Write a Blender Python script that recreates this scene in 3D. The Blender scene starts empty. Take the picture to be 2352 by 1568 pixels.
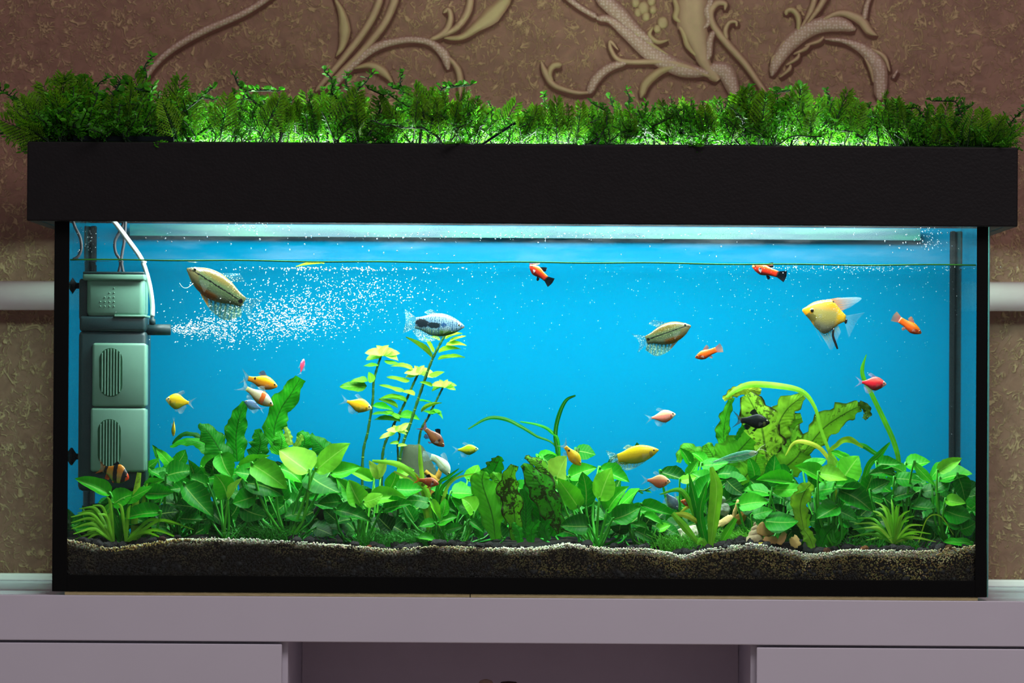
import bpy, bmesh, math, random
import numpy as np
from mathutils import Matrix, Vector, noise as mnoise

random.seed(7)
rng = np.random.default_rng(7)
SC = bpy.context.scene
COL = SC.collection

# ------------------------------------------------------------------ camera, world, light, exposure
FPX = 1787.0 * 6.5                      # focal length in pixels of the 2352 x 1568 frame
CAM_P = Vector((0.0213, -6.5001, 0.2616))
YAW, PITCH, ROLL = 0.005148, 0.010391, 0.006267
_f = Vector((-math.sin(YAW) * math.cos(PITCH), math.cos(YAW) * math.cos(PITCH), math.sin(PITCH)))
_r0 = Vector((math.cos(YAW), math.sin(YAW), 0))
_u0 = _r0.cross(_f)
CR = math.cos(ROLL) * _r0 + math.sin(ROLL) * _u0
CU = -math.sin(ROLL) * _r0 + math.cos(ROLL) * _u0
cam_d = bpy.data.cameras.new('camera')
cam = bpy.data.objects.new('camera', cam_d)
COL.objects.link(cam)
cam_d.sensor_width = 36.0
cam_d.lens = 36.0 * FPX / 2352.0
cam_d.clip_end = 60
cam_d.dof.use_dof = True
cam_d.dof.focus_distance = 6.60
cam_d.dof.aperture_fstop = 7.0
cam.matrix_world = Matrix(((CR.x, CU.x, -_f.x, CAM_P.x), (CR.y, CU.y, -_f.y, CAM_P.y),
                           (CR.z, CU.z, -_f.z, CAM_P.z), (0, 0, 0, 1)))
SC.camera = cam
PX = 1.0 / 1787.0                       # metres per photo pixel at the front glass


def W(px, py, y=0.0):
    """the point of the plane Y = y that the photograph shows at (px, py)"""
    d = _f * FPX + CR * (px - 1176.0) - CU * (py - 784.0)
    k = (y - CAM_P.y) / d.y
    return CAM_P + d * k


world = bpy.data.worlds.new('room_light')
SC.world = world
world.use_nodes = True
world.node_tree.nodes['Background'].inputs[0].default_value = (0.80, 0.73, 0.78, 1)
world.node_tree.nodes['Background'].inputs[1].default_value = 0.26


def area_light(name, loc, rot, sx, sy, power, color, parent=None):
    d = bpy.data.lights.new(name, 'AREA')
    d.shape = 'RECTANGLE'
    d.size, d.size_y = sx, sy
    d.energy = power
    d.color = color
    o = bpy.data.objects.new(name, d)
    COL.objects.link(o)
    o.location = loc
    o.rotation_euler = rot
    if parent:
        o.parent = parent
        o.location = Vector(loc) - parent.location
    return o


area_light('ceiling_light', (0.9, -2.6, 2.3), (math.radians(42), 0, math.radians(14)), 1.6, 1.2, 36, (1.0, 0.90, 0.90))

vs = SC.view_settings
vs.view_transform = 'Standard'
vs.look = 'None'
vs.exposure = 0.0
vs.gamma = 1.0
vs.use_curve_mapping = False


# ------------------------------------------------------------------ helpers: objects
def tag(o, label=None, cat=None, group=None, kind=None):
    if label:
        o['label'] = label
    if cat:
        o['category'] = cat
    if group:
        o['group'] = group
    if kind:
        o['kind'] = kind
    return o


def empty(name, loc=(0, 0, 0)):
    o = bpy.data.objects.new(name, None)
    o.empty_display_size = 0.02
    o.location = loc
    COL.objects.link(o)
    return o


def link_mesh(name, me, parent=None, M=None):
    o = bpy.data.objects.new(name, me)
    COL.objects.link(o)
    if M is None:
        M = Matrix.Identity(4)
    if parent is not None:
        o.parent = parent
        o.matrix_local = WM(parent).inverted() @ M
    else:
        o.matrix_local = M
    return o


def WM(o):
    m = o.matrix_local.copy() if o.parent else o.matrix_basis.copy()
    while o.parent:
        o = o.parent
        m = (o.matrix_local if o.parent else o.matrix_basis) @ m
    return m


def mesh(name, V, Fc, mat=None, smooth=True, attrs=None):
    me = bpy.data.meshes.new(name)
    me.from_pydata([tuple(v) for v in V], [], [tuple(f) for f in Fc])
    if smooth:
        me.polygons.foreach_set('use_smooth', [True] * len(me.polygons))
    if attrs:
        for k, a in attrs.items():
            at = me.attributes.new(k, 'FLOAT', 'POINT')
            at.data.foreach_set('value', np.asarray(a, dtype=np.float32))
    if mat:
        me.materials.append(mat)
    me.update()
    return me


def part(name, VF, mat, parent=None, smooth=True, world=True, attrs=None):
    """mesh object; VF in world coordinates; the object's origin is put at the parent"""
    V, Fc = VF
    if parent is not None and world:
        inv = WM(parent).inverted()
        V = [inv @ Vector(v) for v in V]
        me = mesh(name, V, Fc, mat, smooth, attrs)
        o = bpy.data.objects.new(name, me)
        COL.objects.link(o)
        o.parent = parent
        return o
    me = mesh(name, V, Fc, mat, smooth, attrs)
    o = bpy.data.objects.new(name, me)
    COL.objects.link(o)
    if parent is not None:
        o.parent = parent
    return o


def box(x0, x1, y0, y1, z0, z1, bev=0.0):
    """box, with chamfered edges when bev > 0"""
    if bev <= 0:
        V = [(x, y, z) for x in (x0, x1) for y in (y0, y1) for z in (z0, z1)]
        return V, [(0, 1, 3, 2), (4, 6, 7, 5), (0, 4, 5, 1), (2, 3, 7, 6), (0, 2, 6, 4), (1, 5, 7, 3)]
    bm = bmesh.new()
    bmesh.ops.create_cube(bm, size=1.0)
    for v in bm.verts:
        v.co = Vector(((x0 + x1) / 2 + v.co.x * (x1 - x0), (y0 + y1) / 2 + v.co.y * (y1 - y0), (z0 + z1) / 2 + v.co.z * (z1 - z0)))
    bmesh.ops.bevel(bm, geom=bm.edges[:], offset=bev, segments=2, affect='EDGES', profile=0.5)
    bm.verts.index_update()
    V = [v.co.copy() for v in bm.verts]
    Fc = [[v.index for v in f.verts] for f in bm.faces]
    bm.free()
    return V, Fc


def join(*vfs):
    V, Fc = [], []
    for v, f in vfs:
        n = len(V)
        V += list(v)
        Fc += [tuple(i + n for i in q) for q in f]
    return V, Fc


def spline(P, n):
    """Catmull-Rom through the points P (tuples of any size), n samples evenly in parameter"""
    P = np.asarray(P, float)
    m = len(P)
    if m == 2:
        t = np.linspace(0, 1, n)[:, None]
        return P[0] * (1 - t) + P[1] * t
    Q = np.vstack([2 * P[0] - P[1], P, 2 * P[-1] - P[-2]])
    out = []
    for s in np.linspace(0, m - 1 - 1e-9, n):
        i = int(s)
        t = s - i
        a, b, c, d = Q[i], Q[i + 1], Q[i + 2], Q[i + 3]
        out.append(0.5 * ((2 * b) + (c - a) * t + (2 * a - 5 * b + 4 * c - d) * t * t + (3 * b - a - 3 * c + d) * t ** 3))
    return np.array(out)


def tube(P, R, n=8, caps=True):
    """tube along P (3-D points) with radius R (number or list)"""
    P = [Vector(p) for p in P]
    m = len(P)
    if not hasattr(R, '__len__'):
        R = [R] * m
    V, Fc = [], []
    t0 = (P[1] - P[0]).normalized()
    a = Vector((0, 0, 1)) if abs(t0.z) < 0.9 else Vector((1, 0, 0))
    u = t0.cross(a).normalized()
    for i in range(m):
        t = (P[min(i + 1, m - 1)] - P[max(i - 1, 0)]).normalized()
        u = (u - t * u.dot(t)).normalized()
        w = t.cross(u)
        for k in range(n):
            an = 2 * math.pi * k / n
            V.append(P[i] + (u * math.cos(an) + w * math.sin(an)) * R[i])
    for i in range(m - 1):
        for k in range(n):
            a0, b0 = i * n + k, i * n + (k + 1) % n
            Fc.append((a0, b0, b0 + n, a0 + n))
    if caps:
        Fc.append(tuple(reversed(range(n))))
        Fc.append(tuple(range((m - 1) * n, m * n)))
    return V, Fc


def lathe(prof, n=20, M=Matrix.Identity(4)):
    """profile of (radius, height) turned round local Z, then moved by M"""
    V, Fc = [], []
    m = len(prof)
    for r, h in prof:
        for k in range(n):
            an = 2 * math.pi * k / n
            V.append(M @ Vector((r * math.cos(an), r * math.sin(an), h)))
    for i in range(m - 1):
        for k in range(n):
            a0, b0 = i * n + k, i * n + (k + 1) % n
            Fc.append((a0, b0, b0 + n, a0 + n))
    Fc.append(tuple(reversed(range(n))))
    Fc.append(tuple(range((m - 1) * n, m * n)))
    return V, Fc


def ico(sub=1):
    bm = bmesh.new()
    bmesh.ops.create_icosphere(bm, subdivisions=sub, radius=1.0)
    bm.verts.index_update()
    V = np.array([v.co[:] for v in bm.verts])
    Fc = [tuple(v.index for v in f.verts) for f in bm.faces]
    bm.free()
    return V, Fc


# ------------------------------------------------------------------ helpers: node materials
class NM:
    def __init__(s, name):
        s.mat = bpy.data.materials.new(name)
        s.mat.use_nodes = True
        s.nt = s.mat.node_tree
        s.nt.nodes.clear()
        s.out = s.nt.nodes.new('ShaderNodeOutputMaterial')

    def put(s, sock, v):
        if isinstance(v, bpy.types.NodeSocket):
            s.nt.links.new(v, sock)
        elif v is not None:
            if sock.type == 'RGBA' and len(v) == 3:
                v = (*v, 1.0)
            sock.default_value = v

    def node(s, typ, ins=None, **props):
        n = s.nt.nodes.new(typ)
        for k, v in props.items():
            setattr(n, k, v)
        for k, v in (ins or {}).items():
            s.put(n.inputs[k], v)
        return n

    def m(s, op, a, b=None, c=None, clamp=False):
        n = s.node('ShaderNodeMath', operation=op, use_clamp=clamp)
        for i, v in enumerate((a, b, c)):
            if v is not None:
                s.put(n.inputs[i], v)
        return n.outputs[0]

    def mix(s, fac, a, b, blend='MIX'):
        n = s.node('ShaderNodeMix', data_type='RGBA', blend_type=blend)
        s.put(n.inputs[0], fac)
        s.put(n.inputs[6], a)
        s.put(n.inputs[7], b)
        return n.outputs[2]

    def step(s, x, a, b):
        """smoothstep from 0 at a to 1 at b"""
        inv = a > b
        lo, hi = (b, a) if inv else (a, b)
        n = s.node('ShaderNodeMapRange', {0: x, 1: lo, 2: hi, 3: 1.0 if inv else 0.0, 4: 0.0 if inv else 1.0}, interpolation_type='SMOOTHSTEP')
        return n.outputs[0]

    def coord(s, kind='Object', scale=None, rot=None):
        v = s.node('ShaderNodeTexCoord').outputs[kind]
        if scale is not None or rot is not None:
            n = s.node('ShaderNodeMapping', {0: v})
            if scale is not None:
                n.inputs['Scale'].default_value = scale
            if rot is not None:
                n.inputs['Rotation'].default_value = rot
            v = n.outputs[0]
        return v

    def xyz(s, v):
        n = s.node('ShaderNodeSeparateXYZ', {0: v})
        return n.outputs[0], n.outputs[1], n.outputs[2]

    def noise(s, vec, scale, detail=3.0, rough=0.5, dist=0.0, out=0):
        n = s.node('ShaderNodeTexNoise', {'Vector': vec, 'Scale': scale, 'Detail': detail, 'Roughness': rough, 'Distortion': dist})
        return n.outputs[out]

    def voro(s, vec, scale, feature='F1', out=0, rand=1.0):
        n = s.node('ShaderNodeTexVoronoi', {'Vector': vec, 'Scale': scale, 'Randomness': rand}, feature=feature)
        return n.outputs[out]

    def attr(s, name):
        return s.node('ShaderNodeAttribute', attribute_name=name).outputs['Fac']

    def bump(s, h, strength=0.3, dist=0.001):
        return s.node('ShaderNodeBump', {'Height': h, 'Strength': strength, 'Distance': dist}).outputs[0]

    def pbsdf(s, color, rough=0.5, spec=0.5, metal=0.0, normal=None, alpha=None, coat=0.0):
        n = s.node('ShaderNodeBsdfPrincipled', {'Base Color': color, 'Roughness': rough, 'Specular IOR Level': spec, 'Metallic': metal})
        if normal is not None:
            s.put(n.inputs['Normal'], normal)
        if alpha is not None:
            s.put(n.inputs['Alpha'], alpha)
        if coat:
            n.inputs['Coat Weight'].default_value = coat
        return n.outputs[0]

    def mixs(s, fac, a, b):
        n = s.node('ShaderNodeMixShader')
        s.put(n.inputs[0], fac)
        s.nt.links.new(a, n.inputs[1])
        s.nt.links.new(b, n.inputs[2])
        return n.outputs[0]

    def done(s, shader):
        s.nt.links.new(shader, s.out.inputs[0])
        return s.mat


def plain(name, color, rough=0.5, spec=0.5, var=0.06, scale=40.0, bump=0.0, bscale=300.0, metal=0.0):
    """procedural paint / plastic: colour with a little mottling and fine relief"""
    k = NM(name)
    co = k.coord()
    c2 = tuple(max(0, c * (1 - var * 3)) for c in color)
    c = k.mix(k.noise(co, scale, 4.0), c2, tuple(min(1, c * (1 + var)) for c in color))
    nrm = k.bump(k.noise(co, bscale, 3.0), bump, 0.0006) if bump else None
    return k.done(k.pbsdf(c, rough, spec, metal, nrm))


def srgb(r, g, b):
    f = lambda c: (c / 255 / 12.92) if c <= 10.3 else ((c / 255 + 0.055) / 1.055) ** 2.4
    return (f(r), f(g), f(b))


def clear_mat(name, tint, f0, rough=0.0, power=5.0):
    """clear pane: lets light through, mirrors at grazing angles"""
    k = NM(name)
    lw = k.node('ShaderNodeLayerWeight', {'Blend': 0.5}).outputs['Facing']
    fr = k.m('MULTIPLY_ADD', k.m('POWER', lw, power), 1.0 - f0, f0, clamp=True)
    tr = k.node('ShaderNodeBsdfTransparent', {'Color': tint}).outputs[0]
    gl = k.node('ShaderNodeBsdfGlossy', {'Color': (1, 1, 1), 'Roughness': rough}).outputs[0]
    return k.done(k.mixs(fr, tr, gl))


MAT = {}
MAT['black_trim'] = plain('black_trim', (0.0015, 0.0018, 0.0018), 0.55, 0.12)
MAT['black_plastic'] = plain('black_plastic', (0.004, 0.010, 0.012), 0.7, 0.12)
MAT['white_paint'] = plain('white_paint', (0.90, 0.82, 0.80), 0.35, 0.5, 0.02)
MAT['glass'] = clear_mat('glass', (0.985, 1.0, 0.995), 0.008)
MAT['water'] = clear_mat('water', (0.96, 0.995, 1.0), 0.005, 0.0, 4.0)

# ------------------------------------------------------------------ room: wall, wallpaper relief, pipe, floor
YW = 0.494                               # wallpaper plane


def wallpaper_mat():
    k = NM('wallpaper')
    co = k.coord()
    fib = None
    # short embossed fibres in several directions
    for i, (sc, rot, sx, sz, mid) in enumerate(((34.0, 0.0, 1.0, 1.5, 0.50), (40.0, 0.8, 1.5, 0.9, 0.48), (46.0, 1.9, 1.3, 0.8, 0.52), (30.0, 2.6, 1.5, 1.0, 0.47))):
        v = k.coord(scale=(sx, 1, sz), rot=(0.2 * i, rot, 0.3 * i))
        n = k.noise(v, sc, 2.0, 0.5, 1.3)
        rdg = k.step(k.m('ABSOLUTE', k.m('SUBTRACT', n, mid)), 0.034, 0.004)
        msk = k.step(k.noise(k.coord(rot=(0.5 * i, 0.3, 0.1 * i)), 44.0 + 5 * i, 1.0), 0.48, 0.60)
        q = k.m('MULTIPLY', rdg, msk)
        fib = q if fib is None else k.m('MAXIMUM', fib, q)
    soft = k.noise(co, 38.0, 3.0, 0.6, 1.0)
    base = k.mix(k.noise(co, 5.0, 3.0), srgb(130, 93, 78), srgb(156, 114, 96))
    base = k.mix(k.m('MULTIPLY', k.step(soft, 0.62, 0.35), 0.30), base, srgb(84, 52, 46))
    c = k.mix(k.m('MULTIPLY', fib, 0.62), base, srgb(200, 168, 126))
    nrm = k.bump(k.m('ADD', fib, k.m('MULTIPLY', soft, 0.9)), 0.7, 0.003)
    return k.done(k.pbsdf(c, 0.55, 0.30, 0, nrm))


def relief_mat(name, c1, c2, dots):
    k = NM(name)
    co = k.coord()
    v = k.attr('lv')
    av = k.m('ABSOLUTE', v)
    c = k.mix(k.step(av, 0.25, 0.95), c1, c2)
    c = k.mix(k.m('MULTIPLY', k.noise(co, 70.0, 3.0), 0.35), c, srgb(120, 88, 66))
    if dots:
        d = k.step(k.voro(k.coord(scale=(1, 0.1, 1)), 230.0, rand=0.5), 0.42, 0.25)
        c = k.mix(k.m('MULTIPLY', k.m('MULTIPLY', d, k.step(av, 0.9, 0.5)), 0.55), c, srgb(214, 194, 184))
    return k.done(k.pbsdf(c, 0.5, 0.3, 0, k.bump(k.noise(co, 160.0, 3.0), 0.25, 0.001)))


MAT['wallpaper'] = wallpaper_mat()
MAT['relief_tan'] = relief_mat('relief_tan', srgb(194, 164, 130), srgb(150, 114, 92), False)
MAT['relief_bead'] = relief_mat('relief_bead', srgb(188, 154, 136), srgb(150, 112, 98), True)
MAT['relief_olive'] = relief_mat('relief_olive', srgb(190, 168, 124), srgb(156, 122, 94), False)
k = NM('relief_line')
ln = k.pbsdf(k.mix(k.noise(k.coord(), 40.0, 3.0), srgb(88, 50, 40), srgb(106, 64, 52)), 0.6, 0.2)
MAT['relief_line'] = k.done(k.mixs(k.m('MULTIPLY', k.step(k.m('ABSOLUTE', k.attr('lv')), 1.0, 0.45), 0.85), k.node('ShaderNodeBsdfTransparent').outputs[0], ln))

wall = part('wall_back', box(-2.2, 2.2, YW, YW + 0.1, -0.62, 1.9), MAT['wallpaper'], smooth=False)
tag(wall, 'brown wallpaper wall with fibrous relief and scrolling leaf ornament', 'wall', kind='structure')
floor = part('floor', box(-2.2, 2.2, -1.6, YW, -0.64, -0.62), plain('floor_wood', srgb(120, 92, 70), 0.5, 0.4, 0.1, 9), smooth=False)
tag(floor, 'plain brown floor in front of the cabinet', 'floor', kind='structure')


def relief(name, pts, ws, mat, h=0.004, dark=True):
    """raised wallpaper stroke through photo pixels pts with half widths ws (pixels)"""
    n = max(10, len(pts) * 5)
    P = spline(pts, n)
    tt = np.linspace(0, 1, n)
    hw = np.interp(tt, np.linspace(0, 1, len(ws)), ws) * PX * 1.06
    hw = hw * np.clip(0.25 + np.minimum(tt, 1 - tt) / 0.10, 0, 1) ** 0.7

    def strip(P, hw, h, off):
        V, Fc, lu, lv = [], [], [], []
        C = [W(p[0] + off[0], p[1] + off[1], YW) for p in P]
        nx = 7
        for i in range(n):
            t = C[min(i + 1, n - 1)] - C[max(i - 1, 0)]
            s = Vector((-t.z, 0, t.x)).normalized()
            for j in range(nx):
                v = -1 + 2 * j / (nx - 1)
                q = C[i] + s * (v * hw[i])
                q.y = YW - h * (1 - abs(v) ** 2.2) * min(1, hw[i] / 0.004) - 0.0003
                V.append(q)
                lu.append(i / (n - 1))
                lv.append(v)
        for i in range(n - 1):
            for j in range(nx - 1):
                a = i * nx + j
                Fc.append((a, a + 1, a + nx + 1, a + nx))
        return (V, Fc), {'lu': lu, 'lv': lv}
    vf, at = strip(P, hw, h, (0, 0))
    o = part(name, vf, MAT[mat], wall, attrs=at)
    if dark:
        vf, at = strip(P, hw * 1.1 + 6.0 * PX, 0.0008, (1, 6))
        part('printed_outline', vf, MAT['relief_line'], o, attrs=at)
    return o


ST = [
    ('relief_bead', [(640, -20), (560, 30), (470, 70), (400, 110), (355, 150), (330, 190)], [8, 9, 10, 9, 8, 6]),
    ('relief_olive', [(766, -10), (785, 30), (792, 70), (786, 105), (772, 130)], [3, 10, 15, 9, 3]),
    ('relief_tan', [(880, -20), (850, 50), (800, 120), (750, 180), (725, 210)], [10, 10, 9, 8, 6]),
    ('relief_tan', [(915, -20), (885, 50), (835, 115), (785, 165), (740, 210)], [11, 10, 9, 8, 5]),
    ('relief_bead', [(758, 210), (800, 160), (860, 110), (930, 92), (985, 97), (1020, 125), (1030, 160)], [8, 10, 11, 9, 9, 13, 9]),
    ('relief_tan', [(1030, 130), (1052, 160), (1058, 195), (1055, 225)], [5, 9, 9, 3]),
    ('relief_olive', [(810, 158), (850, 150), (880, 165), (905, 195)], [3, 9, 12, 2]),
    ('relief_tan', [(985, 93), (1020, 75), (1035, 45), (1030, 22), (1018, 30)], [7, 9, 8, 7, 4]),
    ('relief_tan', [(1010, 85), (1050, 62), (1075, 25), (1082, -15)], [6, 9, 10, 9]),
    ('relief_olive', [(1020, 88), (1060, 85), (1095, 62), (1130, 35), (1175, -15)], [5, 8, 13, 22, 12]),
    ('relief_bead', [(1290, -15), (1330, 15), (1372, 40)], [7, 8, 8]),
    ('relief_bead', [(1370, 42), (1400, 45), (1440, 75), (1500, 125), (1570, 160), (1640, 168)], [10, 10, 16, 22, 20, 8]),
    ('relief_bead', [(1370, -15), (1420, 30), (1455, 65), (1500, 100)], [18, 20, 15, 8]),
    ('relief_tan', [(1590, -20), (1590, 50), (1605, 100), (1622, 150), (1650, 185)], [42, 40, 26, 14, 18]),
    ('relief_tan', [(1575, -20), (1580, 50), (1598, 110)], [7, 7, 3]),
    ('relief_tan', [(1420, 115), (1403, 95), (1402, 110), (1418, 135), (1450, 142), (1530, 142), (1580, 155), (1640, 180)], [4, 5, 6, 7, 8, 8, 9, 8]),
    ('relief_bead', [(1440, 143), (1400, 155), (1370, 180), (1352, 215)], [8, 11, 13, 10]),
    ('relief_olive', [(1600, 165), (1560, 152), (1520, 162), (1485, 190), (1472, 225)], [5, 8, 10, 12, 8]),
    ('relief_bead', [(1630, 155), (1665, 165), (1680, 195), (1690, 225)], [16, 22, 18, 12]),
    ('relief_tan', [(1665, 24), (1665, 8), (1645, 8), (1632, 30), (1640, 60), (1670, 100), (1710, 145), (1745, 195), (1765, 225)], [4, 7, 9, 9, 9, 10, 9, 8, 7]),
    ('relief_tan', [(1692, 62), (1690, 50), (1675, 52), (1666, 70), (1670, 92)], [3, 5, 6, 7, 6]),
    ('relief_olive', [(1805, 35), (1808, 25), (1822, 24), (1834, 42), (1833, 75)], [5, 7, 8, 8, 5]),
    ('relief_tan', [(1875, -15), (1862, 25), (1840, 65)], [8, 8, 3]),
    ('relief_tan', [(1900, -15), (1880, 20), (1850, 60)], [9, 8, 3]),
    ('relief_bead', [(1772, 175), (1785, 140), (1820, 95), (1870, 62), (1925, 55), (1965, 68)], [8, 15, 20, 20, 20, 10]),
    ('relief_tan', [(1880, 50), (1930, 30), (1975, 45), (1995, 70), (2015, 82)], [4, 9, 13, 11, 3]),
    ('relief_bead', [(1985, 45), (1990, 15), (2000, -15)], [8, 7, 6]),
    ('relief_bead', [(1895, 90), (1940, 95), (1985, 115), (2015, 150), (2022, 190), (2020, 230)], [5, 7, 15, 22, 18, 14]),
    ('relief_bead', [(2050, 180), (2062, 160)], [5, 3]),
    ('relief_olive', [(1548, -5), (1556, 20), (1552, 40), (1566, 52)], [6, 9, 8, 4]),
    ('relief_olive', [(1560, 60), (1572, 80), (1580, 105), (1600, 130)], [4, 8, 8, 4]),
    ('relief_bead', [(1636, -5), (1624, 25), (1628, 50), (1612, 70)], [8, 10, 8, 4]),
    ('relief_bead', [(1640, 70), (1630, 95), (1628, 125), (1620, 145)], [6, 10, 9, 4]),
    ('relief_tan', [(1592, -10), (1592, 40), (1604, 95), (1622, 150)], [3, 4, 4, 2]),
    ('relief_tan', [(1790, 178), (1812, 160), (1816, 148)], [3, 6, 3]),
    ('relief_tan', [(1805, 150), (1830, 135), (1836, 122)], [3, 6, 3]),
    ('relief_tan', [(1822, 125), (1850, 112), (1862, 98)], [3, 6, 3]),
    ('relief_tan', [(1848, 105), (1880, 95), (1892, 84)], [3, 6, 3]),
    ('relief_tan', [(1770, 150), (1776, 132), (1790, 120)], [2, 5, 2]),
    ('relief_tan', [(1786, 118), (1800, 98), (1816, 90)], [2, 5, 2]),
    ('relief_olive', [(1440, 60), (1462, 78), (1480, 96)], [2, 6, 2]),
    ('relief_olive', [(1462, 82), (1500, 105), (1540, 130)], [2, 6, 2]),
    ('relief_olive', [(1500, 62), (1492, 80), (1510, 96), (1535, 92)], [3, 7, 7, 3]),
    ('relief_tan', [(1998, 110), (2030, 130), (2044, 165)], [3, 7, 3]),
    ('relief_tan', [(1985, 130), (2000, 160), (2006, 190)], [3, 6, 3]),
    ('relief_tan', [(1243, 140), (1252, 165), (1272, 195), (1320, 212), (1360, 212)], [3, 9, 8, 7, 4]),
    ('relief_olive', [(1290, 148), (1270, 152), (1262, 170), (1270, 190)], [9, 9, 7, 4]),
]
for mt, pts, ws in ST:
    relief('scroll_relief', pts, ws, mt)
# flower bud between the acanthus leaves
for cx, cy, r in ((1478, 18, 17), (1460, 5, 13), (1496, 2, 13), (1484, 38, 12), (1465, 28, 11), (1500, 22, 11), (1522, 52, 16), (1510, 66, 11)):
    V, Fc = ico(2)
    c = W(cx, cy, YW)
    V = [c + Vector((v[0] * r * PX, v[1] * 0.004, v[2] * r * PX)) for v in V]
    part('flower_relief', (V, Fc), MAT['relief_olive'], wall, attrs={'lu': [0] * len(V), 'lv': [abs(v.x - c.x) / (r * PX) for v in V]})

p0, p1 = W(-300, 678, YW - 0.045), W(2660, 681, YW - 0.045)
pipe = part('heating_pipe', tube([p0, (p0 + p1) / 2, p1], 33.5 * PX * 1.07, 28), MAT['white_paint'])
tag(pipe, 'white painted heating pipe running along the wall behind the aquarium', 'pipe')

# ------------------------------------------------------------------ cabinet
MAT['laminate'] = plain('white_laminate', (0.70, 0.67, 0.77), 0.38, 0.4, 0.015, 12, 0.05, 500)
MAT['laminate_in'] = plain('grey_laminate', (0.82, 0.70, 0.77), 0.5, 0.3, 0.03, 12)
YF = -0.004                              # front face of the cabinet
ZS0, ZS1 = W(1176, 1477, YF).z, 0.0      # worktop slab
slab = part('worktop', box(-1.5, 1.5, YF, YW - 0.002, ZS0, ZS1, 0.0012), MAT['laminate'], smooth=False)
tag(slab, 'thick white laminate worktop slab carrying the aquarium', 'worktop')
ledge = part('skirting_strip', box(-1.5, 1.5, YW - 0.022, YW - 0.0025, 0.0002, 0.010, 0.002), MAT['white_paint'], smooth=False)
tag(ledge, 'narrow white strip along the back edge of the worktop', 'strip')
ZB = -0.60
xl, xr = W(647, 1520, YF).x, W(1738, 1520, YF).x
for (a, b, lab, edge) in ((-1.5, xl, 'white cabinet unit with flat drawer front under the left of the aquarium', 1),
                          (xr, 1.5, 'white cabinet unit with flat drawer front under the right of the aquarium', -1)):
    e = empty('cabinet_unit', ((a + b) / 2, 0.2, ZB))
    tag(e, lab, 'cabinet', 'cabinet units under the worktop')
    q = 0.007
    bx = (a, b + q) if edge > 0 else (a - q, b)
    part('body', box(bx[0], bx[1], 0.018, YW - 0.02, ZB, ZS0 - 0.0004), MAT['laminate'], e, smooth=False)
    part('drawer_front', box(a, b, YF, 0.0165, ZB + 0.06, ZS0 - 0.0032, 0.001), MAT['laminate'], e, smooth=False)
e = empty('cabinet_niche', (0, 0.3, ZB))
tag(e, 'open shadowy niche between the two white cabinet units', 'cabinet')
part('back_panel', box(xl + 0.0075, xr - 0.0075, 0.40, 0.41, ZB, ZS0 - 0.0004), MAT['laminate_in'], e, smooth=False)
part('shelf', box(xl + 0.0075, xr - 0.0075, 0.02, 0.3995, -0.262, -0.247), MAT['laminate_in'], e, smooth=False)
# little ornament whose top just shows
c = W(1116, 1600, 0.15)
e = empty('ornament', (c.x + 0.012, 0.15, -0.247))
tag(e, 'small tan and dark brown ornament standing in the open niche', 'ornament')
zt = W(1112, 1559, 0.15).z
part('head', lathe([(0.002, -0.247), (0.011, -0.245), (0.013, -0.19), (0.009, zt - 0.02), (0.012, zt - 0.010), (0.008, zt - 0.002), (0.002, zt)], 14, Matrix.Translation((c.x, 0.15, 0))), plain('tan_clay', srgb(190, 160, 140)), e)
part('back', lathe([(0.004, -0.247), (0.016, -0.24), (0.017, -0.2), (0.016, zt - 0.012), (0.010, zt - 0.004), (0.002, zt - 0.003)], 14, Matrix.Translation((c.x + 0.03, 0.16, 0))), plain('brown_clay', srgb(70, 45, 40)), e)
# ------------------------------------------------------------------ aquarium
SC.cycles.transparent_max_bounces = 20
SC.cycles.max_bounces = 5
SC.cycles.diffuse_bounces = 3
SC.cycles.glossy_bounces = 3
SC.cycles.transmission_bounces = 3
SC.cycles.use_adaptive_sampling = True
SC.cycles.adaptive_threshold = 0.07
SC.cycles.adaptive_min_samples = 16
SC.cycles.caustics_reflective = False
SC.cycles.caustics_refractive = False
SC.cycles.use_denoising = True
SC.cycles.denoising_prefilter = 'FAST'
SC.cycles.sample_clamp_indirect = 6.0
TX, TY = 0.600, 0.420                    # half width and depth of the tank
ZT0, ZT1 = 0.0045, 0.492
GL = 0.008
ZWAT = W(1176, 604, 0.0).z               # water level

for (a, b, lab) in ((-0.585, W(1080, 1360, 0).x - 0.0006, 'thin worn fibreboard strip under the left half of the aquarium'),
                    (W(1080, 1360, 0).x + 0.0006, 0.588, 'thin worn fibreboard strip under the right half of the aquarium')):
    k = NM('fibreboard')
    co = k.coord()
    cc = k.mix(k.noise(k.coord(scale=(1, 1, 8)), 60, 5.0, 0.7), srgb(120, 112, 62), srgb(226, 208, 160))
    o = part('support_board', box(a, b, 0.0, TY, 0.0002, ZT0 - 0.0002), k.done(k.pbsdf(cc, 0.8, 0.2, 0, k.bump(k.noise(co, 400.0), 0.4))), smooth=False)
    tag(o, lab, 'board', 'boards under the aquarium')

k = NM('blue_film')
co = k.coord()
film = k.mix(k.noise(co, 2.2, 2.0), (0.0, 0.142, 0.266), (0.0, 0.158, 0.288))
MAT['film'] = k.done(k.pbsdf(film, 0.6, 0.0))

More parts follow.
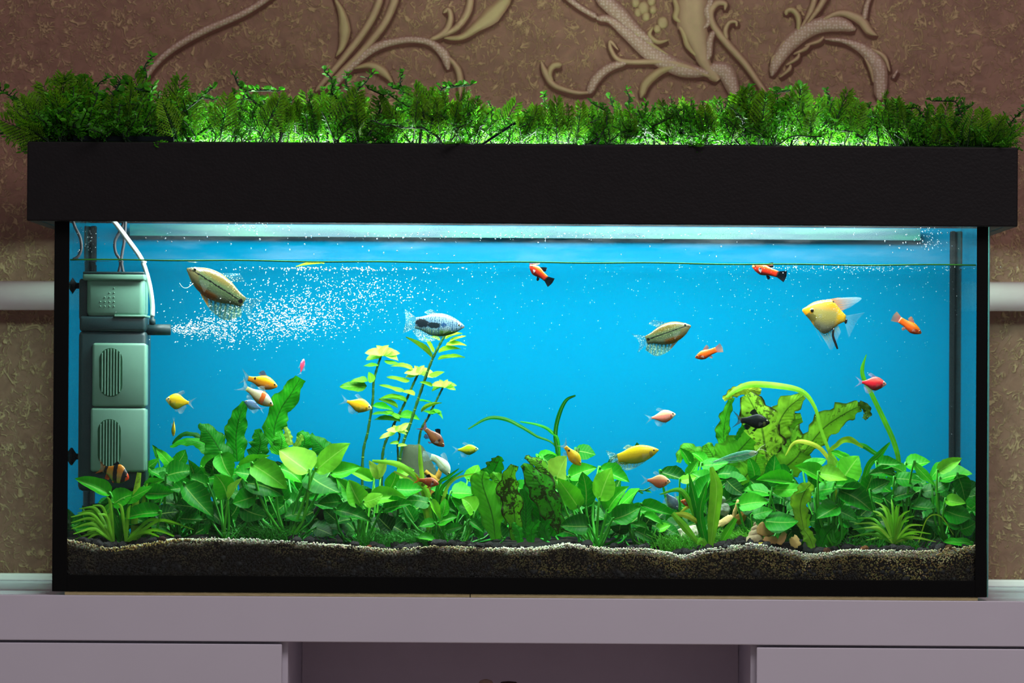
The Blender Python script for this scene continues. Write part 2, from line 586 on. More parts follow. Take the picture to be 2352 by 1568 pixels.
MAT['mint'] = plain('mint_glass_edge', (0.16, 0.42, 0.40), 0.3, 0.5)
MAT['side_glass'] = clear_mat('side_glass', (0.80, 1.0, 0.90), 0.008)
tank = empty('aquarium', (0, TY / 2, ZT0))
tag(tank, 'long rectangular glass aquarium with black edging and blue back', 'aquarium')
part('front_pane', box(-TX + 0.002, TX - 0.002, 0.0, GL, ZT0, ZT1), MAT['glass'], tank, smooth=False)
for s in (-1, 1):
    x0, x1 = sorted((s * TX, s * (TX - GL)))
    part('side_pane', box(x0, x1, GL + 0.0002, TY - 0.0002, ZT0, ZT1), MAT['side_glass'], tank, smooth=False)
part('back_pane', box(-TX + 0.001, TX - 0.001, TY, TY + 0.006, ZT0, ZT1), MAT['film'], tank, smooth=False)
part('bottom_pane', box(-TX + 0.009, TX - 0.009, GL + 0.0002, TY - 0.0002, ZT0, ZT0 + 0.008), MAT['glass'], tank, smooth=False)
wl, wr = 32 * PX, 28 * PX
part('corner_trim', box(-TX, -TX + wl, -0.0014, -0.0001, ZT0, ZT1, 0.0004), MAT['black_trim'], tank, smooth=False)
part('corner_trim', box(TX - wr, TX - 0.001, -0.0014, -0.0001, ZT0, ZT1, 0.0004), MAT['black_trim'], tank, smooth=False)
for s in (-1, 1):
    x0, x1 = sorted((s * (TX + 0.0001), s * (TX + 0.0013)))
    part('corner_trim' if s < 0 else 'pane_edge', box(x0, x1, -0.0012, 0.016, ZT0, ZT1), MAT['black_trim'] if s < 0 else MAT['mint'], tank, smooth=False)
    x0, x1 = sorted((s * (TX - GL - 0.0004), s * (TX - GL - 0.0085)))
    part('silicone_seam', box(x0, x1, TY - 0.009, TY - 0.0006, ZT0 + 0.01, ZT1 - 0.004, 0.002), MAT['black_plastic'], tank, smooth=False)
part('bottom_trim', box(-TX + wl, TX - wr, -0.0014, -0.0001, ZT0, W(1176, 1326, 0).z, 0.0004), MAT['black_trim'], tank, smooth=False)
k = NM('frosted_brace')
fac = k.step(k.noise(k.coord(scale=(0.6, 1, 6)), 16.0, 4.0), 0.3, 0.7)
dif = k.pbsdf(k.mix(fac, srgb(0, 92, 110), srgb(44, 140, 120)), 0.3, 0.5)
MAT['brace'] = k.done(k.mixs(0.6, k.node('ShaderNodeBsdfTransparent').outputs[0], dif))
part('back_brace', box(W(300, 520, TY - .02).x, W(2112, 520, TY - .02).x, TY - 0.035, TY - 0.003, W(1176, 546, TY).z, W(1176, 546, TY).z + 0.006, 0.001), MAT['brace'], tank, smooth=False)
part('brace_edge', box(W(300, 520, TY - .02).x, W(2112, 520, TY - .02).x, TY - 0.0355, TY - 0.0345, W(1176, 548, TY).z, ZT1 - 0.002), MAT['brace'], tank, smooth=False)
# green algae line where the water meets the front glass
k = NM('algae')
MAT['algae'] = k.done(k.pbsdf(k.mix(k.noise(k.coord(), 14.0, 3.0), srgb(0, 70, 40), srgb(70, 160, 40)), 0.6, 0.2))
pts = []
for i in range(60):
    x = -TX + wl + (2 * TX - wl - wr) * i / 59
    pts.append((x, GL + 0.0012, ZWAT + 0.0010 + 0.0005 * math.sin(i * 0.7) + 0.0004 * math.sin(i * 0.23)))
part('algae_line', tube(pts, 0.0011, 6), MAT['algae'], tank)

# condensation and droplets on the inside of the front glass above the water
k = NM('condensation')
co = k.coord(scale=(1, 1, 5))
z = k.xyz(k.coord())[2]
f1 = k.step(k.noise(co, 9.0, 5.0, 0.65), 0.42, 0.75)
f2 = k.step(k.noise(k.coord(scale=(1, 1, 14)), 3.0, 3.0), 0.4, 0.65)
fac = k.m('MULTIPLY', k.m('ADD', k.m('MULTIPLY', f1, 0.05), k.m('MULTIPLY', f2, 0.02)), 1.0, clamp=True)
MAT['condens'] = k.done(k.mixs(fac, k.node('ShaderNodeBsdfTransparent').outputs[0], k.mixs(0.6, k.node('ShaderNodeBsdfDiffuse', {'Color': (0.85, 0.95, 1.0)}).outputs[0], k.node('ShaderNodeBsdfTranslucent', {'Color': (0.85, 0.95, 1.0)}).outputs[0])))
V = [(-TX + 0.012, GL + 0.0003, ZWAT + 0.003), (TX - 0.012, GL + 0.0003, ZWAT + 0.003), (TX - 0.012, GL + 0.0003, ZT1 - 0.002), (-TX + 0.012, GL + 0.0003, ZT1 - 0.002)]
part('condensation_film', (V, [(0, 1, 2, 3)]), MAT['condens'], tank, smooth=False)
k = NM('droplet')
MAT['droplet'] = k.done(k.mixs(0.5, k.node('ShaderNodeBsdfTransparent', {'Color': (0.55, 0.85, 1.0)}).outputs[0], k.node('ShaderNodeBsdfGlossy', {'Roughness': 0.12}).outputs[0]))
IV, IF = ico(1)
V, Fc = [], []
for i in range(420):
    r = random.random()
    if r < 0.35:
        px, py = random.gauss(1150, 260), random.gauss(541, 5)
    elif r < 0.55:
        px, py = random.gauss(2130, 30), random.uniform(524, 575)
    elif r < 0.7:
        px, py = random.gauss(590, 40), random.gauss(523, 5)
    elif r < 0.78:
        px, py = random.gauss(205, 14), random.uniform(520, 580)
    else:
        px, py = random.uniform(170, 2230), random.uniform(520, 592)
    if not (166 < px < 2236):
        continue
    c = W(px, py, GL + 0.0012)
    s = random.uniform(0.6, 2.0) * PX
    n0 = len(V)
    V += [(c.x + v[0] * s, c.y + v[1] * s * 0.6, c.z + v[2] * s * random.uniform(1, 1.3)) for v in IV]
    Fc += [tuple(q + n0 for q in f) for f in IF]
o = part('water_droplets', (V, Fc), MAT['droplet'], tank)
o['kind'] = 'stuff'

# water body with gently rippled surface
nx, ny = 90, 24
xs = np.linspace(-TX + GL + 0.0006, TX - GL - 0.0006, nx)
ys = np.linspace(GL + 0.0006, TY - 0.0006, ny)
V, Fc = [], []
for j, y in enumerate(ys):
    for i, x in enumerate(xs):
        h = 0.0007 * math.sin(x * 38 + y * 21) + 0.0005 * math.sin(x * 71 - y * 47 + 1) + 0.0008 * mnoise.noise((x * 14, y * 14, 3.1))
        edge = min(1, min(i, nx - 1 - i, j, ny - 1 - j) / 2)
        V.append((x, y, ZWAT + h * edge))
for j in range(ny - 1):
    for i in range(nx - 1):
        a = j * nx + i
        Fc.append((a, a + 1, a + nx + 1, a + nx))
ring = [i for i in range(nx)] + [j * nx + nx - 1 for j in range(1, ny)] + [(ny - 1) * nx + i for i in range(nx - 2, -1, -1)] + [j * nx for j in range(ny - 2, 0, -1)]
n0 = len(V)
zb = ZT0 + 0.009
V += [(V[i][0], V[i][1], zb) for i in ring]
m = len(ring)
for q in range(m):
    a, b = ring[q], ring[(q + 1) % m]
    Fc.append((b, a, n0 + q, n0 + (q + 1) % m))
wat = part('water', (V, Fc), MAT['water'], smooth=False)
tag(wat, 'clear water filling the aquarium up to the green algae line', 'water', kind='stuff')

# ------------------------------------------------------------------ hood with lamps
YH = -0.03
hl, hr = W(62, 420, YH).x, W(2338, 420, YH).x
hz0, hz1 = W(1176, 513.5, YH).z, W(1176, 331.5, YH).z
MAT['hood'] = plain('black_hood', (0.0075, 0.006, 0.0072), 0.5, 0.2, 0.15, 60, 0.55, 260)
hood = empty('hood', (0, 0.2, hz0))
tag(hood, 'black textured lid box overhanging the top of the aquarium', 'hood')
th = 0.016
YHB = YW - 0.035
part('front_board', box(hl, hr, YH, YH + th, hz0, hz1, 0.0015), MAT['hood'], hood, smooth=False)
part('back_board', box(hl, hr, YHB - th, YHB, hz0, hz1, 0.0015), MAT['hood'], hood, smooth=False)
for a in (hl, hr - th):
    part('side_board', box(a, a + th, YH + th + 0.0002, YHB - th - 0.0002, hz0, hz1, 0.0015), MAT['hood'], hood, smooth=False)
# ledge inside the lower edge, resting on the tank rim
for a, b in ((hl + th, -TX - 0.002), (TX + 0.002, hr - th)):
    part('rim_ledge', box(a, b, YH + th, YHB - th, hz0 + 0.001, hz0 + 0.009), MAT['hood'], hood, smooth=False)
# deck: boards with open slots between them that let lamp light out
slots = [(440, 615), (660, 800), (930, 1330), (1430, 1690), (1770, 2010)]
edges = [hl + th] + [W(q, 331, 0.2).x for s in slots for q in s] + [hr - th]
for i in range(0, len(edges), 2):
    part('deck_board', box(edges[i] + 0.0005, edges[i + 1] - 0.0005, YH + th, YHB - th, hz1 - 0.012, hz1 - 0.004), MAT['hood'], hood, smooth=False)
# lamps
k = NM('tube_glow')
MAT['glow'] = k.done(k.node('ShaderNodeEmission', {'Color': (0.80, 0.97, 1.0), 'Strength': 3.0}).outputs[0])
LZ = hz1 - 0.042
LAMP = (0.93, 1.0, 0.97)
for (y, lab, pd, tilt) in ((0.052, 'cool white aquarium tube lamp under the front of the hood', 11.0, 30), (0.19, 'cool white aquarium tube lamp under the back of the hood', 3.8, 12)):
    e = empty('tube_lamp', (0, y, LZ))
    tag(e, lab, 'lamp', 'tube lamps inside the hood')
    part('tube', tube([(-0.46, y, LZ), (0, y, LZ), (0.52, y, LZ)], 0.008, 12), MAT['glow'], e)
    for xa_, xb_ in ((-0.461, -0.505), (0.521, 0.565)):
        part('end_cap', tube([(xa_, y, LZ), (xb_, y, LZ)], 0.013, 14), MAT['black_plastic'], e)
    area_light('lamp_down', (0.03, y, LZ - 0.0095), (math.radians(tilt), 0, 0), 0.98, 0.05, pd, LAMP, e)
    area_light('lamp_up', (0.04, y, LZ + 0.0095), (math.pi, 0, 0), 0.92, 0.03, 7.5, (0.85, 1.0, 0.85), e)

# ------------------------------------------------------------------ substrate
PROF = [(120, 1244), (162, 1242), (250, 1262), (330, 1252), (400, 1241), (560, 1239), (720, 1249), (900, 1264), (1000, 1256), (1150, 1262), (1230, 1262), (1300, 1252), (1400, 1262), (1480, 1262), (1570, 1278), (1620, 1264), (1720, 1250), (1800, 1262), (1860, 1276), (1950, 1264), (2040, 1266), (2120, 1268), (2238, 1256), (2280, 1256)]
PZ = [(W(a, b, 0.012).x, W(a, b, 0.012).z) for a, b in PROF]


def ztop(x):
    return float(np.interp(x, [p[0] for p in PZ], [p[1] for p in PZ]))


def zbed(x, y):
    return ztop(x) * 1.0 + 0.010 * (y - 0.01) / 0.4 + 0.0022 * mnoise.noise((x * 30, y * 30, 0.5))


k = NM('substrate')
co = k.coord()
dep = k.attr('depth')
gr = k.voro(co, 420.0, 'F1', 1)
c = k.mix(k.noise(co, 45.0, 4.0), srgb(10, 9, 6), srgb(40, 32, 18))
c = k.mix(k.m('MULTIPLY', k.step(dep, 0.009, 0.003), k.step(k.noise(co, 25.0, 2.0), 0.40, 0.55)), c, srgb(190, 195, 165))
c = k.mix(0.35, c, gr, 'MULTIPLY')
MAT['bed'] = k.done(k.pbsdf(c, 0.85, 0.2, 0, k.bump(k.voro(co, 420.0), 0.8, 0.002)))
bed = empty('gravel_bed', (0, 0.2, ZT0 + 0.0085))
tag(bed, 'layered bed of pale sand over dark gravel seen through the front glass', 'gravel', kind='stuff')
nx, ny = 220, 30
xs = np.linspace(-TX + GL + 0.001, TX - GL - 0.001, nx)
ys = np.linspace(GL + 0.0042, TY - 0.002, ny)
V, Fc, dp = [], [], []
for y in ys:
    for x in xs:
        V.append((x, y, zbed(x, y)))
        dp.append(0.0 if y < 0.03 else 0.02)
for j in range(ny - 1):
    for i in range(nx - 1):
        a = j * nx + i
        Fc.append((a, a + 1, a + nx + 1, a + nx))
rows = 10
prev = list(range(nx))
for r in range(1, rows + 1):
    cur = []
    for i, x in enumerate(xs):
        z = V[i][2] + (ZT0 + 0.0088 - V[i][2]) * r / rows
        cur.append(len(V))
        V.append((x, ys[0] - 0.001 + 0.0015 * mnoise.noise((x * 90, z * 90, 2)), z))
        dp.append(V[i][2] - z)
    for i in range(nx - 1):
        Fc.append((prev[i + 1], prev[i], cur[i], cur[i + 1]))
    prev = cur
part('soil', (V, Fc), MAT['bed'], bed, attrs={'depth': dp})['kind'] = 'stuff'

k = NM('sand_grain')
cr, cg, cb = k.attr('gr'), k.attr('gg'), k.attr('gb')
cn = k.node('ShaderNodeCombineColor', {0: cr, 1: cg, 2: cb}).outputs[0]
MAT['grain'] = k.done(k.pbsdf(cn, 0.6, 0.4))
IV0, IF0 = ico(1)
V, Fc, gr_, gg_, gb_ = [], [], [], [], []


def grain(p, r, c):
    n0 = len(V)
    sx, sz = random.uniform(0.8, 1.25), random.uniform(0.8, 1.25)
    V.extend([(p[0] + v[0] * r * sx, p[1] + v[1] * r * 0.9, p[2] + v[2] * r * sz) for v in IV0])
    Fc.extend([tuple(q + n0 for q in f) for f in IF0])
    gr_.extend([c[0]] * len(IV0)); gg_.extend([c[1]] * len(IV0)); gb_.extend([c[2]] * len(IV0))


WH, YB, DK, LT = srgb(226, 232, 204), srgb(176, 158, 86), srgb(26, 23, 18), srgb(224, 220, 168)
ytop = GL + 0.0030
zl = W(1176, 1328, 0.012).z
lerp = lambda a, b, f: tuple(p + (q - p) * f for p, q in zip(a, b))
for i in range(16000):
    x = random.uniform(-TX + GL + 0.003, TX - GL - 0.003)
    zt = ztop(x)
    d = random.random() ** 1.15 * (zt - zl + 0.002) - 0.002
    dpx = d / PX
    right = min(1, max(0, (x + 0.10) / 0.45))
    A = mnoise.noise((x * 9, d * 26, 4.0))
    B = mnoise.noise((x * 34, d * 55, 1.0))
    C_ = mnoise.noise((x * 80, d * 110, 6.0))
    tw = 4 + 7 * mnoise.noise((x * 13, 7, 7)) + 5 * right + 2 * C_
    if dpx < tw:
        c = lerp(WH, YB, min(1, max(0, 0.25 - 1.3 * mnoise.noise((x * 9, 5.5, 2)) + dpx / 40)))
    else:
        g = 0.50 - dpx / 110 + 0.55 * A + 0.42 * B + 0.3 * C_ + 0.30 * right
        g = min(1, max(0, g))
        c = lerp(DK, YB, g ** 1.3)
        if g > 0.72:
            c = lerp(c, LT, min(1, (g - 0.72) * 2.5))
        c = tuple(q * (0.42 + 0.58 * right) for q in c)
    c = tuple(min(1, q * random.uniform(0.75, 1.12)) for q in c)
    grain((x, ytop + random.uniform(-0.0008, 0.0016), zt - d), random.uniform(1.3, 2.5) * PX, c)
for i in range(5200):                    # loose pale grains on top of the sand near the glass
    x = random.uniform(-TX + GL + 0.003, TX - GL - 0.003)
    if mnoise.noise((x * 14, 5.5, 2)) < -0.30:
        continue
    y = GL + 0.003 + abs(random.gauss(0, 0.018))
    q = random.uniform(0.75, 1.1)
    grain((x, y, zbed(x, y) + 0.0004), random.uniform(1.0, 2.2) * PX, tuple(min(1, a * q) for a in WH))
for i in range(190):                     # dark lava lumps showing in the lower layers
    x = random.uniform(-TX + GL + 0.006, TX - GL - 0.006)
    z = random.triangular(zl, ztop(x) - 0.012, zl + 0.008)
    q = random.uniform(0.004, 0.012)
    grain((x, GL + 0.0045, z), random.uniform(4, 10) * PX * 0.9, (q, q, q * 0.9))
part('sand_grains', (V, Fc), MAT['grain'], bed, attrs={'gr': gr_, 'gg': gg_, 'gb': gb_})['kind'] = 'stuff'

# lava pebbles, one object each
k = NM('lava_pebble')
co = k.coord()
oc = k.node('ShaderNodeObjectInfo').outputs['Color']
pit = k.noise(co, 4.0, 4.0, 0.7)
MAT['lava'] = k.done(k.pbsdf(k.mix(pit, k.mix(0.6, oc, (0, 0, 0)), oc), 0.85, 0.25, 0, k.bump(pit, 0.9, 0.4)))
PEB = []
for q in range(5):
    v, f = ico(2)
    v = [Vector(p) * (1 + 0.28 * mnoise.noise(Vector(p) * 1.6 + Vector((q * 9, 0, 0))) + 0.14 * mnoise.noise(Vector(p) * 4.5 + Vector((q * 5, 2, 0)))) for p in v]
    PEB.append(mesh('lava_pebble', v, f, MAT['lava'], smooth=True))


def pebble(px, y, r, col, name, label, cat, group=None, sink=0.5):
    x = W(px, 1250, y).x
    o = bpy.data.objects.new(name, random.choice(PEB))
    COL.objects.link(o)
    s = r * PX
    o.scale = (s * random.uniform(0.9, 1.3), s * random.uniform(0.8, 1.2), s * random.uniform(0.65, 0.95))
    o.location = (x, y, zbed(x, y) + s * sink)
    o.rotation_euler = (random.uniform(-.4, .4), random.uniform(-.4, .4), random.uniform(0, 6.3))
    o.color = (*col, 1)
    tag(o, label, cat, group)
    return o


for i in range(250):
    while True:
        px = random.choice([random.uniform(170, 2230), random.gauss(1000, 120), random.gauss(1680, 110), random.gauss(2050, 130), random.gauss(240, 60)])
        if 172 < px < 2232:
            break
    y = GL + 0.007 + abs(random.gauss(0, 0.016))
    g = random.uniform(0.02, 0.13)
    pebble(px, y, random.uniform(5, 13), (g * 1.05, g * 1.05, g * 1.0), 'lava_pebble', 'dark porous lava pebble lying on the sand along the front glass', 'pebble', 'dark lava pebbles on the sand')
for px, y, r, c, lab in ((848, .016, 7, srgb(196, 92, 40), 'small orange clay pebble below the left-centre anubias leaves'),
                         (958, .020, 8, srgb(186, 90, 50), 'flat orange-brown pebble among dark pebbles left of centre'),
                         (373, .016, 9, srgb(110, 74, 56), 'reddish brown pebble beside the pale sand near the filter'),
                         (1900, .02, 10, srgb(150, 96, 60), 'brown pebble left of the right-hand grassy rosette'),
                         (1985, .016, 9, srgb(206, 140, 76), 'light tan pebble in front of the right-hand grassy rosette'),
                         (2180, .016, 9, srgb(170, 128, 70), 'tan pebble near the right corner of the tank'),
                         (1050, .03, 12, srgb(70, 84, 84), 'smooth slate grey pebble at the centre of the gravel'),
                         (1948, .018, 6, srgb(150, 100, 66), 'tiny brown pebble on the pale sand at right')):
    pebble(px, y, r, c, 'pebble', lab, 'pebble', None, 0.5)

# ------------------------------------------------------------------ filter
fy0, fy1 = 0.10, 0.185
MAT['filter_green'] = plain('filter_green', (0.145, 0.315, 0.228), 0.42, 0.4, 0.06, 25)
MAT['filter_dark'] = plain('filter_dark', (0.010, 0.035, 0.038), 0.45, 0.4, 0.1, 30)
MAT['grille_dark'] = plain('grille_dark', (0.02, 0.10, 0.045), 0.7, 0.2, 0.25, 120)
MAT['hose'] = plain('white_hose', (0.75, 0.85, 0.82), 0.3, 0.5, 0.03)
flt = empty('internal_filter', (W(255, 1128, .14).x, 0.14, W(255, 1128, .14).z))
tag(flt, 'tall green and black internal filter with slotted grilles at left', 'filter')


def pbox(x0, y0, x1, y1, ya, yb, bev=0.0):
    """box from photo pixels (left, top, right, bottom) and depths"""
    a, b = W(x0, y1, ya), W(x1, y0, ya)
    return box(a.x, b.x, ya, yb, a.z, b.z, bev)


part('pump_housing', pbox(199, 636, 330, 727, fy0 + .002, fy1, 0.006), MAT['filter_green'], flt)
rim = part('cap', pbox(190, 629, 332, 643, fy0 - .003, fy1 + .003, 0.002), MAT['filter_green'], flt)
part('cap_top', pbox(190, 624, 331, 630, fy0 - .003, fy1 + .003, 0.0015), MAT['filter_dark'], rim)
part('collar', pbox(182, 726, 334, 761, fy0 + .002, fy1, 0.004), MAT['filter_dark'], flt)
part('collar_lip', pbox(262, 723, 334, 728, fy0, fy1, 0.001), MAT['filter_green'], flt)
part('back_column', pbox(181, 640, 206, 735, fy0 + .012, fy1 + .02, 0.003), MAT['filter_dark'], flt)
part('casing', pbox(178, 760, 336, 1127, fy0 + .004, fy1, 0.006), MAT['filter_dark'], flt)
for (nm, x0, y0, x1, y1, gx, gy, gw, gh) in (('upper_panel', 211, 788, 336, 934, 254.5, 855, 26.5, 56), ('lower_panel', 207, 936.5, 335, 1083, 251, 1017, 26.5, 55)):
    pn = part(nm, pbox(x0, y0, x1, y1, fy0 - .003, fy0 + .035, 0.0035), MAT['filter_green'], flt)
    # stadium-shaped dark recess with raised bars
    yp = fy0 - .0033
    R = gw
    ol = [(R * math.cos(a), (gh - R) + R * math.sin(a)) for a in np.linspace(0, math.pi, 14)] + [(R * math.cos(a), -(gh - R) + R * math.sin(a)) for a in np.linspace(math.pi, 2 * math.pi, 14)]
    V = [W(gx + a, gy - b, yp) for a, b in ol] + [W(gx + a, gy - b, yp + .003) for a, b in ol]
    n = len(ol)
    Fc = [tuple(reversed(range(n)))] + [(i, (i + 1) % n, n + (i + 1) % n, n + i) for i in range(n)]
    gq = part('grille', (V, Fc), MAT['grille_dark'], pn, smooth=False)
    for b in range(7):
        bxp = gx - gw + (b + 0.95) * 2 * gw / 7.9
        dx = abs(bxp - gx)
        hh = gh - R + math.sqrt(max(1, R * R - dx * dx)) - 1.5
        part('grille_bar', pbox(bxp - 1.9, gy - hh, bxp + 1.9, gy + hh, yp - .0012, yp + .0005, 0.0004), MAT['filter_green'], pn, smooth=False)
V, Fc = [], []
for r_ in range(5):
    for c_ in range(5):
        if c_ >= max(1, 4 - r_):
            p = W(262 - (4 - c_) * 10.5, 703 - (4 - r_) * 10.3, fy0 + .002)
            n0 = len(V)
            V += [(p.x + v[0] * 2.0 * PX, p.y + v[1] * 2.0 * PX, p.z + v[2] * 2.0 * PX) for v in IV]
            Fc += [tuple(q + n0 for q in f) for f in IF]
part('raised_dots', (V, Fc), MAT['filter_green'], flt)
nz = part('outlet_nozzle', tube([W(334, 757, .14), W(340, 757, .14), W(341, 757, .14), W(392, 757, .14)], [11.5 * PX, 11.5 * PX, 13 * PX, 13.2 * PX], 18), MAT['filter_dark'], flt)
part('air_inlet', tube([W(350, 746, .14), W(350, 733, .14), W(350, 732, .14), W(350, 720, .14)], [7.5 * PX, 7.5 * PX, 4.6 * PX, 4.6 * PX], 14), MAT['filter_dark'], nz)
part('flow_knob', tube([W(329, 697, .14), W(333, 697, .14)], 9 * PX, 14), MAT['filter_dark'], flt)
for cy in (656, 1048):
    c = W(172, cy, .15)
    M = Matrix.Translation(c) @ Matrix.Rotation(math.pi / 2, 4, 'Y')
    part('suction_cup', lathe([(20 * PX, -0.0055), (21 * PX, -0.0035), (12 * PX, 0.0), (7 * PX, 0.002), (7 * PX, 0.008)], 18, M), MAT['black_plastic'], flt)
hose = [W(*q) for q in ((350, 726, .14), (350, 700, .14), (345, 662, .135), (335, 622, .13), (322, 590, .125), (295, 552, .12), (268, 516, .12), (245, 490, .12))]
o = part('air_hose', tube(spline([tuple(h) for h in hose], 40), 5.6 * PX, 10), MAT['hose'])
tag(o, 'milky white air hose curving up from the filter outlet', 'hose')
MAT['cord'] = plain('grey_cord', (0.035, 0.04, 0.05), 0.5, 0.4)
for pts, lab in (([(284, 628, .17), (279, 600, .17), (281, 580, .17), (286, 550, .17), (289, 500, .17)], 'dark power cord rising straight from the filter top'),
                 ([(272, 628, .18), (277, 600, .18), (266, 580, .18), (264, 555, .18), (276, 530, .18), (290, 500, .18)], 'dark cord bowed to the left above the filter'),
                 ([(168, 596, .12), (180, 588, .12), (187, 570, .12), (184, 545, .12), (172, 520, .12), (166, 500, .12)], 'dark cord loop hanging at the left end of the tank')):
    P = [tuple(W(*q)) for q in pts]
    o = part('power_cord', tube(spline(P, 26), 3.6 * PX, 8), MAT['cord'])
    tag(o, lab, 'cord', 'cords above the filter')
# ------------------------------------------------------------------ leaves
def leaf_mat(name, veins, trans=0.42, rough=0.40, fern=False):
    k = NM(name)
    oi = k.node('ShaderNodeObjectInfo')
    oc, spots, rnd = oi.outputs['Color'], oi.outputs['Alpha'], oi.outputs['Random']
    u, v = k.attr('lu'), k.attr('lv')
    av = k.m('ABSOLUTE', v)
    co = k.node('ShaderNodeVectorMath', {0: k.node('ShaderNodeTexCoord').outputs['Object'], 1: k.node('ShaderNodeCombineXYZ', {0: k.m('MULTIPLY', rnd, 17.0)}).outputs[0]}, operation='ADD').outputs[0]
    geo = k.node('ShaderNodeNewGeometry').outputs['Position']
    big = k.noise(geo, 55.0, 3.0)
    c = k.mix(k.step(big, 0.35, 0.7), k.mix(0.28, oc, (0.0, 0.10, 0.01)), oc)
    # side veins running out from the midrib
    w = k.m('SINE', k.m('MULTIPLY', k.m('SUBTRACT', u, k.m('MULTIPLY', av, 0.16)), veins))
    vein = k.step(w, 0.72, 1.0)
    rib = k.step(av, 0.075, 0.02)
    c = k.mix(k.m('MULTIPLY', vein, 0.13), c, k.mix(0.5, oc, (0.35, 0.75, 0.10)))
    ribc = (0.008, 0.05, 0.004) if fern else k.mix(spots, k.mix(0.45, oc, (0.55, 0.85, 0.20)), (0.012, 0.03, 0.004))
    c = k.mix(k.m('MULTIPLY', rib, 0.7), c, ribc)
    # dark algae specks, more of them where the object's alpha asks for it
    sp = k.noise(geo, 210.0, 4.0, 0.65)
    pat = k.noise(geo, 48.0, 2.0)
    thr = k.m('MULTIPLY_ADD', spots, -0.16, 0.70)
    sm = k.m('MULTIPLY', k.m('GREATER_THAN', k.m('MULTIPLY_ADD', pat, 0.42, k.m('MULTIPLY', sp, 0.62)), thr), k.m('MULTIPLY_ADD', spots, 0.75, 0.15))
    if fern:
        em = k.m('MULTIPLY', k.step(k.m('MULTIPLY_ADD', pat, 0.5, av), 1.02, 1.22), k.m('MULTIPLY', spots, 1.3, clamp=True))
        sm = k.m('MAXIMUM', sm, em)
    c = k.mix(sm, c, (0.018, 0.022, 0.004))
    h = k.m('ADD', k.m('MULTIPLY', w, 0.5), k.m('MULTIPLY', sp, 0.5))
    nrm = k.bump(h, 0.30 if fern else 0.14, 0.0006)
    p = k.pbsdf(c, rough, 0.12, 0, nrm)
    t = k.node('ShaderNodeBsdfTranslucent', {'Color': k.mix(0.5, c, k.mix(1.0, c, (1.0, 1.0, 0.25), 'MULTIPLY'))}).outputs[0]
    return k.done(k.mixs(trans, p, t))


MAT['leaf'] = leaf_mat('broad_leaf', 46.0, 0.26)
MAT['fern'] = leaf_mat('fern_leaf', 90.0, 0.38, fern=True)
MAT['strap'] = leaf_mat('strap_leaf', 0.0, 0.36)
k = NM('plant_stem')
oc = k.node('ShaderNodeObjectInfo').outputs['Color']
MAT['stem'] = k.done(k.pbsdf(k.mix(k.noise(k.coord(), 60.0, 3.0), k.mix(0.35, oc, (0, 0.03, 0)), oc), 0.45, 0.4))

TONES = [(0.0, (0.001, 0.035, 0.002)), (0.2, (0.002, 0.11, 0.003)), (0.45, (0.010, 0.29, 0.005)), (0.65, (0.045, 0.47, 0.010)), (0.85, (0.19, 0.68, 0.028)), (1.0, (0.50, 0.78, 0.12))]


def tone(t, spots=0.0, yellow=0.0):
    t = min(1, max(0, t))
    xs = [q[0] for q in TONES]
    c = [float(np.interp(t, xs, [q[1][i] for q in TONES])) for i in range(3)]
    if yellow:
        c = [c[i] * (1 - yellow) + (0.50, 0.52, 0.03)[i] * yellow for i in range(3)]
    return (*c, spots)


def unit_leaf(kind, seed):
    """broad leaf of length 1 along +X, half width 0.5 at the widest, attributes lu (0..1) and lv (-1..1)"""
    r = random.Random(seed)
    n, nx = 13, 7
    V, Fc, lu, lv = [], [], [], []
    droop = r.uniform(0.05, 0.32)
    cup = r.uniform(-0.05, 0.16)
    wav = r.uniform(0.010, 0.035)
    ph = r.uniform(0, 6)
    side = r.uniform(-0.10, 0.10)
    for i in range(n):
        u = i / (n - 1)
        w = (math.sin(math.pi * min(1, u ** 0.72)) ** 0.72) if 0 < u < 1 else 0.0
        if u > 0.8:
            w *= 1 - 0.25 * ((u - 0.8) / 0.2) ** 1.5
        w = max(w, 0.012) * 0.5 * (1 + 0.06 * r.uniform(-1, 1))
        for j in range(nx):
            v = -1 + 2 * j / (nx - 1)
            z = -droop * u * u + cup * v * v * (w * 2) - 0.03 * (1 - abs(v)) + wav * math.sin(9 * u + ph + (2 if v > 0 else 0)) * v * v
            V.append((u + 0.05 * abs(v) * (0.5 - u) * 0, v * w + side * math.sin(math.pi * u), z))
            lu.append(u)
            lv.append(v)
    for i in range(n - 1):
        for j in range(nx - 1):
            a = i * nx + j
            Fc.append((a, a + 1, a + nx + 1, a + nx))
    return mesh('leaf', V, Fc, MAT['leaf'], True, {'lu': lu, 'lv': lv})


LEAVES = [unit_leaf('ovate', s) for s in range(10)]


